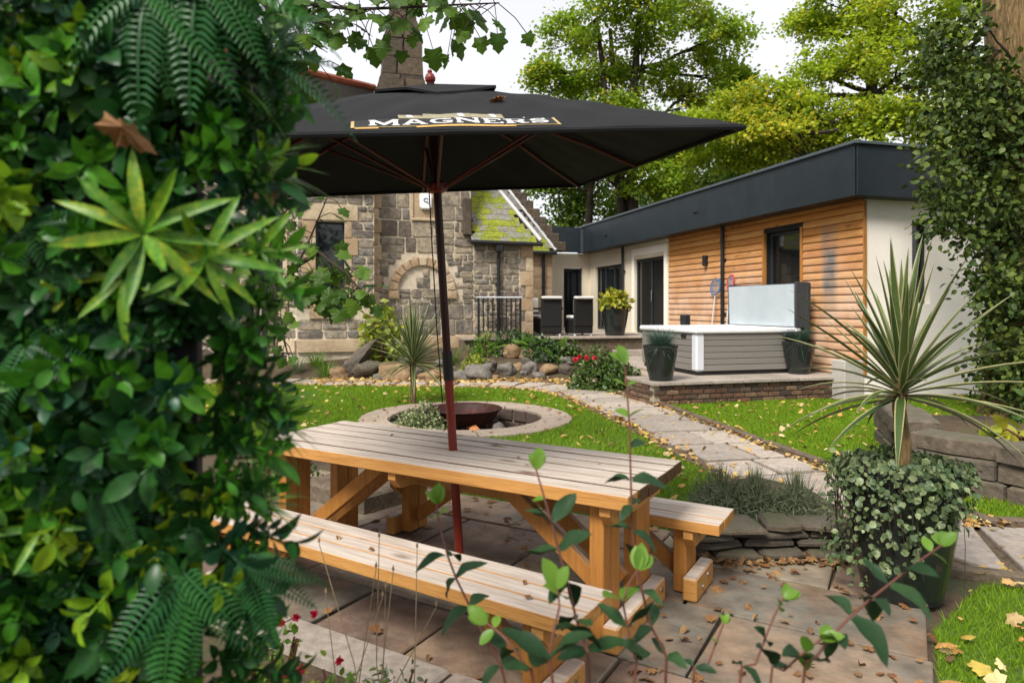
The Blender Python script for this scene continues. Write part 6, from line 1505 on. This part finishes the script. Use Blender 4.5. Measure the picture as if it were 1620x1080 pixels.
# ================================================================== foreground shrubs
lfm = []
for b_, f_, w_ in ((.2, .45, .5), (.45, .55, .46), (.75, .4, .54), (-.1, .5, .42), (.3, .7, .56)):
    V, Fc = t_lance(w_, b_, f_, 7)
    V = [(x, y * (1 + .06 * math.sin(x * 31)), z + .03 * math.sin(x * 9 + y * 14)) for x, y, z in V]; q = MB().add(V, Fc).mesh('leaf', True); q.materials.append(M['shrubleaf']); lfm.append(q)
tipm = []
for b_ in (.1, .3): V, Fc = t_lance(.6, b_, .3, 5); q = MB().add(V, Fc).mesh('leaf', True); q.materials.append(M['shrubtip']); tipm.append(q)
def shrub(name, label, stems, base):
    t = thing(name, label, 'shrub', base); B = Vector(base)
    for pts, Z, L_, big in stems:
        P = [D(x, y, Z + .03 * i) for i, (x, y) in enumerate(pts)]; root = B + (P[0] - B) * .12; root.z = 0; P = [root] + P
        P = [Vector(q) - B for q in P]; P = spline(P, .05); n = len(P)
        MB().tube(P, [.0052 * (1 - .65 * i / n) for i in range(n)], 7).build('stem', M['twig'], t)
        d_acc = 0; node = 0
        for i in range(1, n - 1):
            d_acc += (P[i] - P[i - 1]).length
            if P[i].z + B.z < .62 or d_acc < .046: continue
            d_acc = 0; node += 1; f_ = i / n; tang = (P[i + 1] - P[i - 1]).normalized(); s1 = tang.orthogonal().normalized(); s2 = tang.cross(s1); a = node * PI / 2 + U(-.4, .4)
            for sg in (0, PI):
                if random.random() < .12: continue
                dd = (s1 * math.cos(a + sg) + s2 * math.sin(a + sg)); d = dd * 1.0 + tang * U(.1, .7) + Vector((0, 0, U(-.5, .25))); size = 1.2 * L_ * U(.65, 1.1) * (big if f_ < .88 else .55); tip = f_ > .86
                q0 = P[i]; q1 = q0 + d.normalized() * .012
                inst('leaf', random.choice(tipm if tip else lfm), vframe(d, Vector((U(-.3, .3), U(-.7, .1), 1)), q0 + d.normalized() * .004, size), t)
        for k in range(4):
            d = (P[-1] - P[-3]).normalized() + Vector((U(-.8, .8), U(-.8, .8), U(-.2, .5))); inst('leaf', random.choice(tipm), vframe(d, Vector((U(-.5, .5), -.6, .8)), P[-1], L_ * U(.5, .9)), t)
shrub('twiggy_shrub', 'upright twiggy shrub with dark oval leaves growing in front of the near bench', [
    ([(1052, 1110), (1030, 990), (1004, 880), (998, 760), (995, 660), (988, 575)], 1.42, .058, 1.0),
    ([(935, 1110), (912, 980), (884, 870), (862, 790), (848, 742)], 1.30, .066, 1.15),
    ([(810, 1120), (768, 1010), (722, 915), (700, 850), (690, 795)], 1.45, .058, .95),
    ([(850, 1120), (835, 1060), (800, 1010), (770, 985)], 1.28, .062, 1.2),
    ([(880, 1120), (868, 1040), (885, 960), (880, 930)], 1.22, .070, 1.25),
    ([(1000, 1110), (1004, 1040), (985, 950), (1010, 900)], 1.32, .064, 1.1)], (.15, 1.36, 0))
shrub('twiggy_shrub', 'arching twiggy shrub with dark oval leaves in front of the big black pot', [
    ([(1265, 1120), (1290, 1040), (1345, 975), (1405, 925), (1450, 890), (1490, 862)], 1.30, .070, 1.1),
    ([(1165, 1120), (1195, 1050), (1222, 980), (1240, 945)], 1.36, .045, .9),
    ([(1095, 1120), (1120, 1050), (1145, 985)], 1.42, .038, .9),
    ([(1215, 1120), (1240, 1060), (1300, 1010)], 1.26, .066, 1.1)], (.55, 1.34, 0))
# flowering bed plants at the screen's foot
for k, (px, py, Z, rx, h, m, lb) in enumerate(((455, 1050, 2.1, .17, .36, 'limeleaf', 'pale green bedding plant beside the foliage screen'), (540, 1075, 2.2, .20, .34, 'fern', 'green bedding plant with thin leaves before the patio kerb'), (430, 985, 2.2, .12, .55, 'fern', 'leafy salvia with red flowers beside the foliage screen'), (620, 1090, 2.3, .18, .26, 'lavender', 'grey green bedding plant at the patio kerb'))):
    p = D(px, py, Z); bush('bedding_plant', lb, 'plant', (p.x, p.y, 0), rx, rx * .8, p.z + .05, 520, .036, m, OV, .05, shell=.3)
for k, (px, py) in enumerate(((470, 975), (497, 970), (440, 985), (470, 1060), (450, 1066), (535, 1045), (478, 1058))):
    blooms('red_flower', 'tiny red flower on the bedding plants beside the foliage screen', D(px, py, 2.05), 1, .003, 'petal', .014)
    col.objects[-1]
for o in list(col.objects):
    if o.name.startswith('red_flower'): o['group'] = 'red flowers in the bed'
t = thing('dry_stems', 'thin dead flower stalks rising from the bed at the patio kerb', 'dead stalks', D(600, 1100, 2.2) * 1.0)
t.location.z = 0
for (x0, y0, x1, y1) in ((560, 1090, 505, 860), (600, 1090, 595, 900), (610, 1095, 660, 868), (620, 1090, 600, 852), (640, 1090, 605, 945), (585, 1090, 610, 930), (650, 1090, 690, 960), (520, 1085, 515, 940), (630, 1090, 622, 905)):
    a = Vector((t.location.x + U(-.12, .12), t.location.y + U(-.08, .08), 0)); b_ = D(x1, y1, 2.2 + U(-.1, .1)); c = a.lerp(b_, .5) + Vector((U(-.04, .04), 0, 0)); mb = MB().tube([a - t.location, c - t.location, b_ - t.location], [.0025, .002, .0015], 5)
    st = mb.build('stalk', M['deadstem'], t); V, Fc = t_diamond(.4); MB().add(V, Fc, vframe((0, 0, 1), (0, -1, 0), b_ - t.location, .025)).build('seed_head', M['deadstem'], st)

# ================================================================== fallen leaves
made = 0
for k in range(600):
    if made >= 235: break
    a = U(-.2, 3.5); b_ = U(-.42, 1.75)
    w_ = .25 + .75 * smooth(1.6, 3.3, a) + .5 * smooth(1.0, 1.7, b_)
    if random.random() > w_: continue
    p = uv(a, b_, .037 + U(0, .004)); o = inst('fallen_leaf', random.choice(dl_), TRS(p + Vector((0, 0, .012)), (U(-.35, .35), U(-.35, .35), U(0, 6.28)), U(.025, .062))); zn = 'under the table' if .1 < a < 2.35 and 0 < b_ < .8 else 'between the table and the near bench' if b_ <= 0 and a < 2.4 else 'in front of the low dry stone wall' if b_ > 1.25 and a > 2.0 else 'behind the far bench' if b_ > .8 and a < 2.6 else 'between the table end and the big black pot' if a < 2.95 else 'beside the grass edge'
    tag(o, 'dry brown leaf on the patio ' + zn, 'leaf', 'dry leaves on the patio'); made += 1
def onto(frame_o, x, y, z, s_, lb, grp=None): p = frame_o.matrix_world @ Vector((x, y, z)); o = inst('fallen_leaf', random.choice(dl_), TRS(p, (U(-.2, .2), U(-.2, .2), U(0, 6.28)), s_)); tag(o, lb, 'leaf', grp)
bpy.context.view_layer.update()
tb_o = bpy.data.objects['picnic_table']; be_o = bpy.data.objects['garden_bench']
for x, y in ((-.55, .15), (.55, -.12), (.45, .0), (.15, .22), (.85, .1)): onto(tb_o, x, y, .75 - FZ + .009, U(.02, .034), 'tiny dry leaf lying on the table top', 'dry leaves on the table top')
for x, y in ((.55, .05), (.82, .04), (-.2, .0), (.9, -.08), (.05, -.05)): onto(be_o, x, y, .45 - FZ + .009, U(.025, .042), 'dry leaf lying on the near bench', 'dry leaves on the near bench')
for a, b_, lb in ((-.62, -.85, 'orange leaf stuck on the left part of the parasol cloth'), (.27, -.62, 'small orange leaf lying on the parasol above the lettering')): onto(par, a, b_, canopy_z(a, b_) + .015, .07, lb)
def litter(P, name, label, size, m='lawnleaf', z=.03, tilt=.5, cat='leaf litter'):
    n = len(P); P3 = np.stack([P[:, 0], P[:, 1], np.full(n, z) + rng.uniform(0, .02, n)], 1); d = rdir(n); d[:, 2] *= .25; nn = rng.normal(0, tilt, (n, 3)); nn[:, 2] = 1
    V, Fc = cloud(t_maple(.25), P3, orient(d, nn), size * rng.uniform(.3, 1.5, n)); o = mesh_np(name, V, Fc, M[m]); tag(stuff(o), label, cat)
def inpoly(poly, n):
    P = np.array([(p[0], p[1]) for p in poly]); Q = rng.uniform(np.maximum(P.min(0), [-6, 1.5]), np.minimum(P.max(0), [11, 14]), (n, 2)); Q = Q[pnpoly(Q, P)]; return Q[np.hypot(Q[:, 0] - PIT.x, Q[:, 1] - PIT.y) > ROUT]
litter(inpoly(LAWN1, 1700), 'leaf_litter', 'yellow and orange fallen leaves scattered on the lawn below the hot tub', .046, z=.045)
litter(inpoly(LAWN2, 900), 'leaf_litter', 'yellow and orange fallen leaves scattered on the lawn around the fire pit', .05, z=.045)
litter(inpoly(LAWN3, 330), 'leaf_litter', 'brown fallen leaves scattered on the grass beside the patio', .055, z=.04)
idx = rng.integers(0, len(cl), 3000); P = np.array([[cl[i].x, cl[i].y] for i in idx]); off = np.where(rng.random(len(idx)) < .9, rng.choice([-1, 1], len(idx)) * rng.normal(.54, .10, len(idx)), rng.uniform(-.5, .5, len(idx)))
P = np.array([[offs(i, o_).x, offs(i, o_).y] for i, o_ in zip(idx, off)]); litter(P, 'leaf_litter', 'brown fallen leaves gathered along the flagstone path', .04, 'lawnleaf', .032)
P = np.array([[p.x, p.y] for p in (G(U(1080, 1345), U(878, 905)) for _ in range(330))]); litter(P, 'leaf_litter', 'brown leaves drifted against the low dry stone wall', .045, 'dryleaf', .045)
P = np.array([[p.x, p.y] for p in (G(U(500, 960), U(600, 607)) for _ in range(900))]); litter(P, 'leaf_litter', 'fallen leaves lying along the foot of the rockery', .07, 'lawnleaf', .03)
a = rng.uniform(0, 2 * PI, 60); P = np.stack([PIT.x + 1.27 * np.cos(a) + rng.normal(0, .1, 60), PIT.y + 1.27 * np.sin(a) + rng.normal(0, .1, 60)], 1); litter(P, 'leaf_litter', 'few small leaves on the fire pit coping', .04, 'dryleaf', .042)
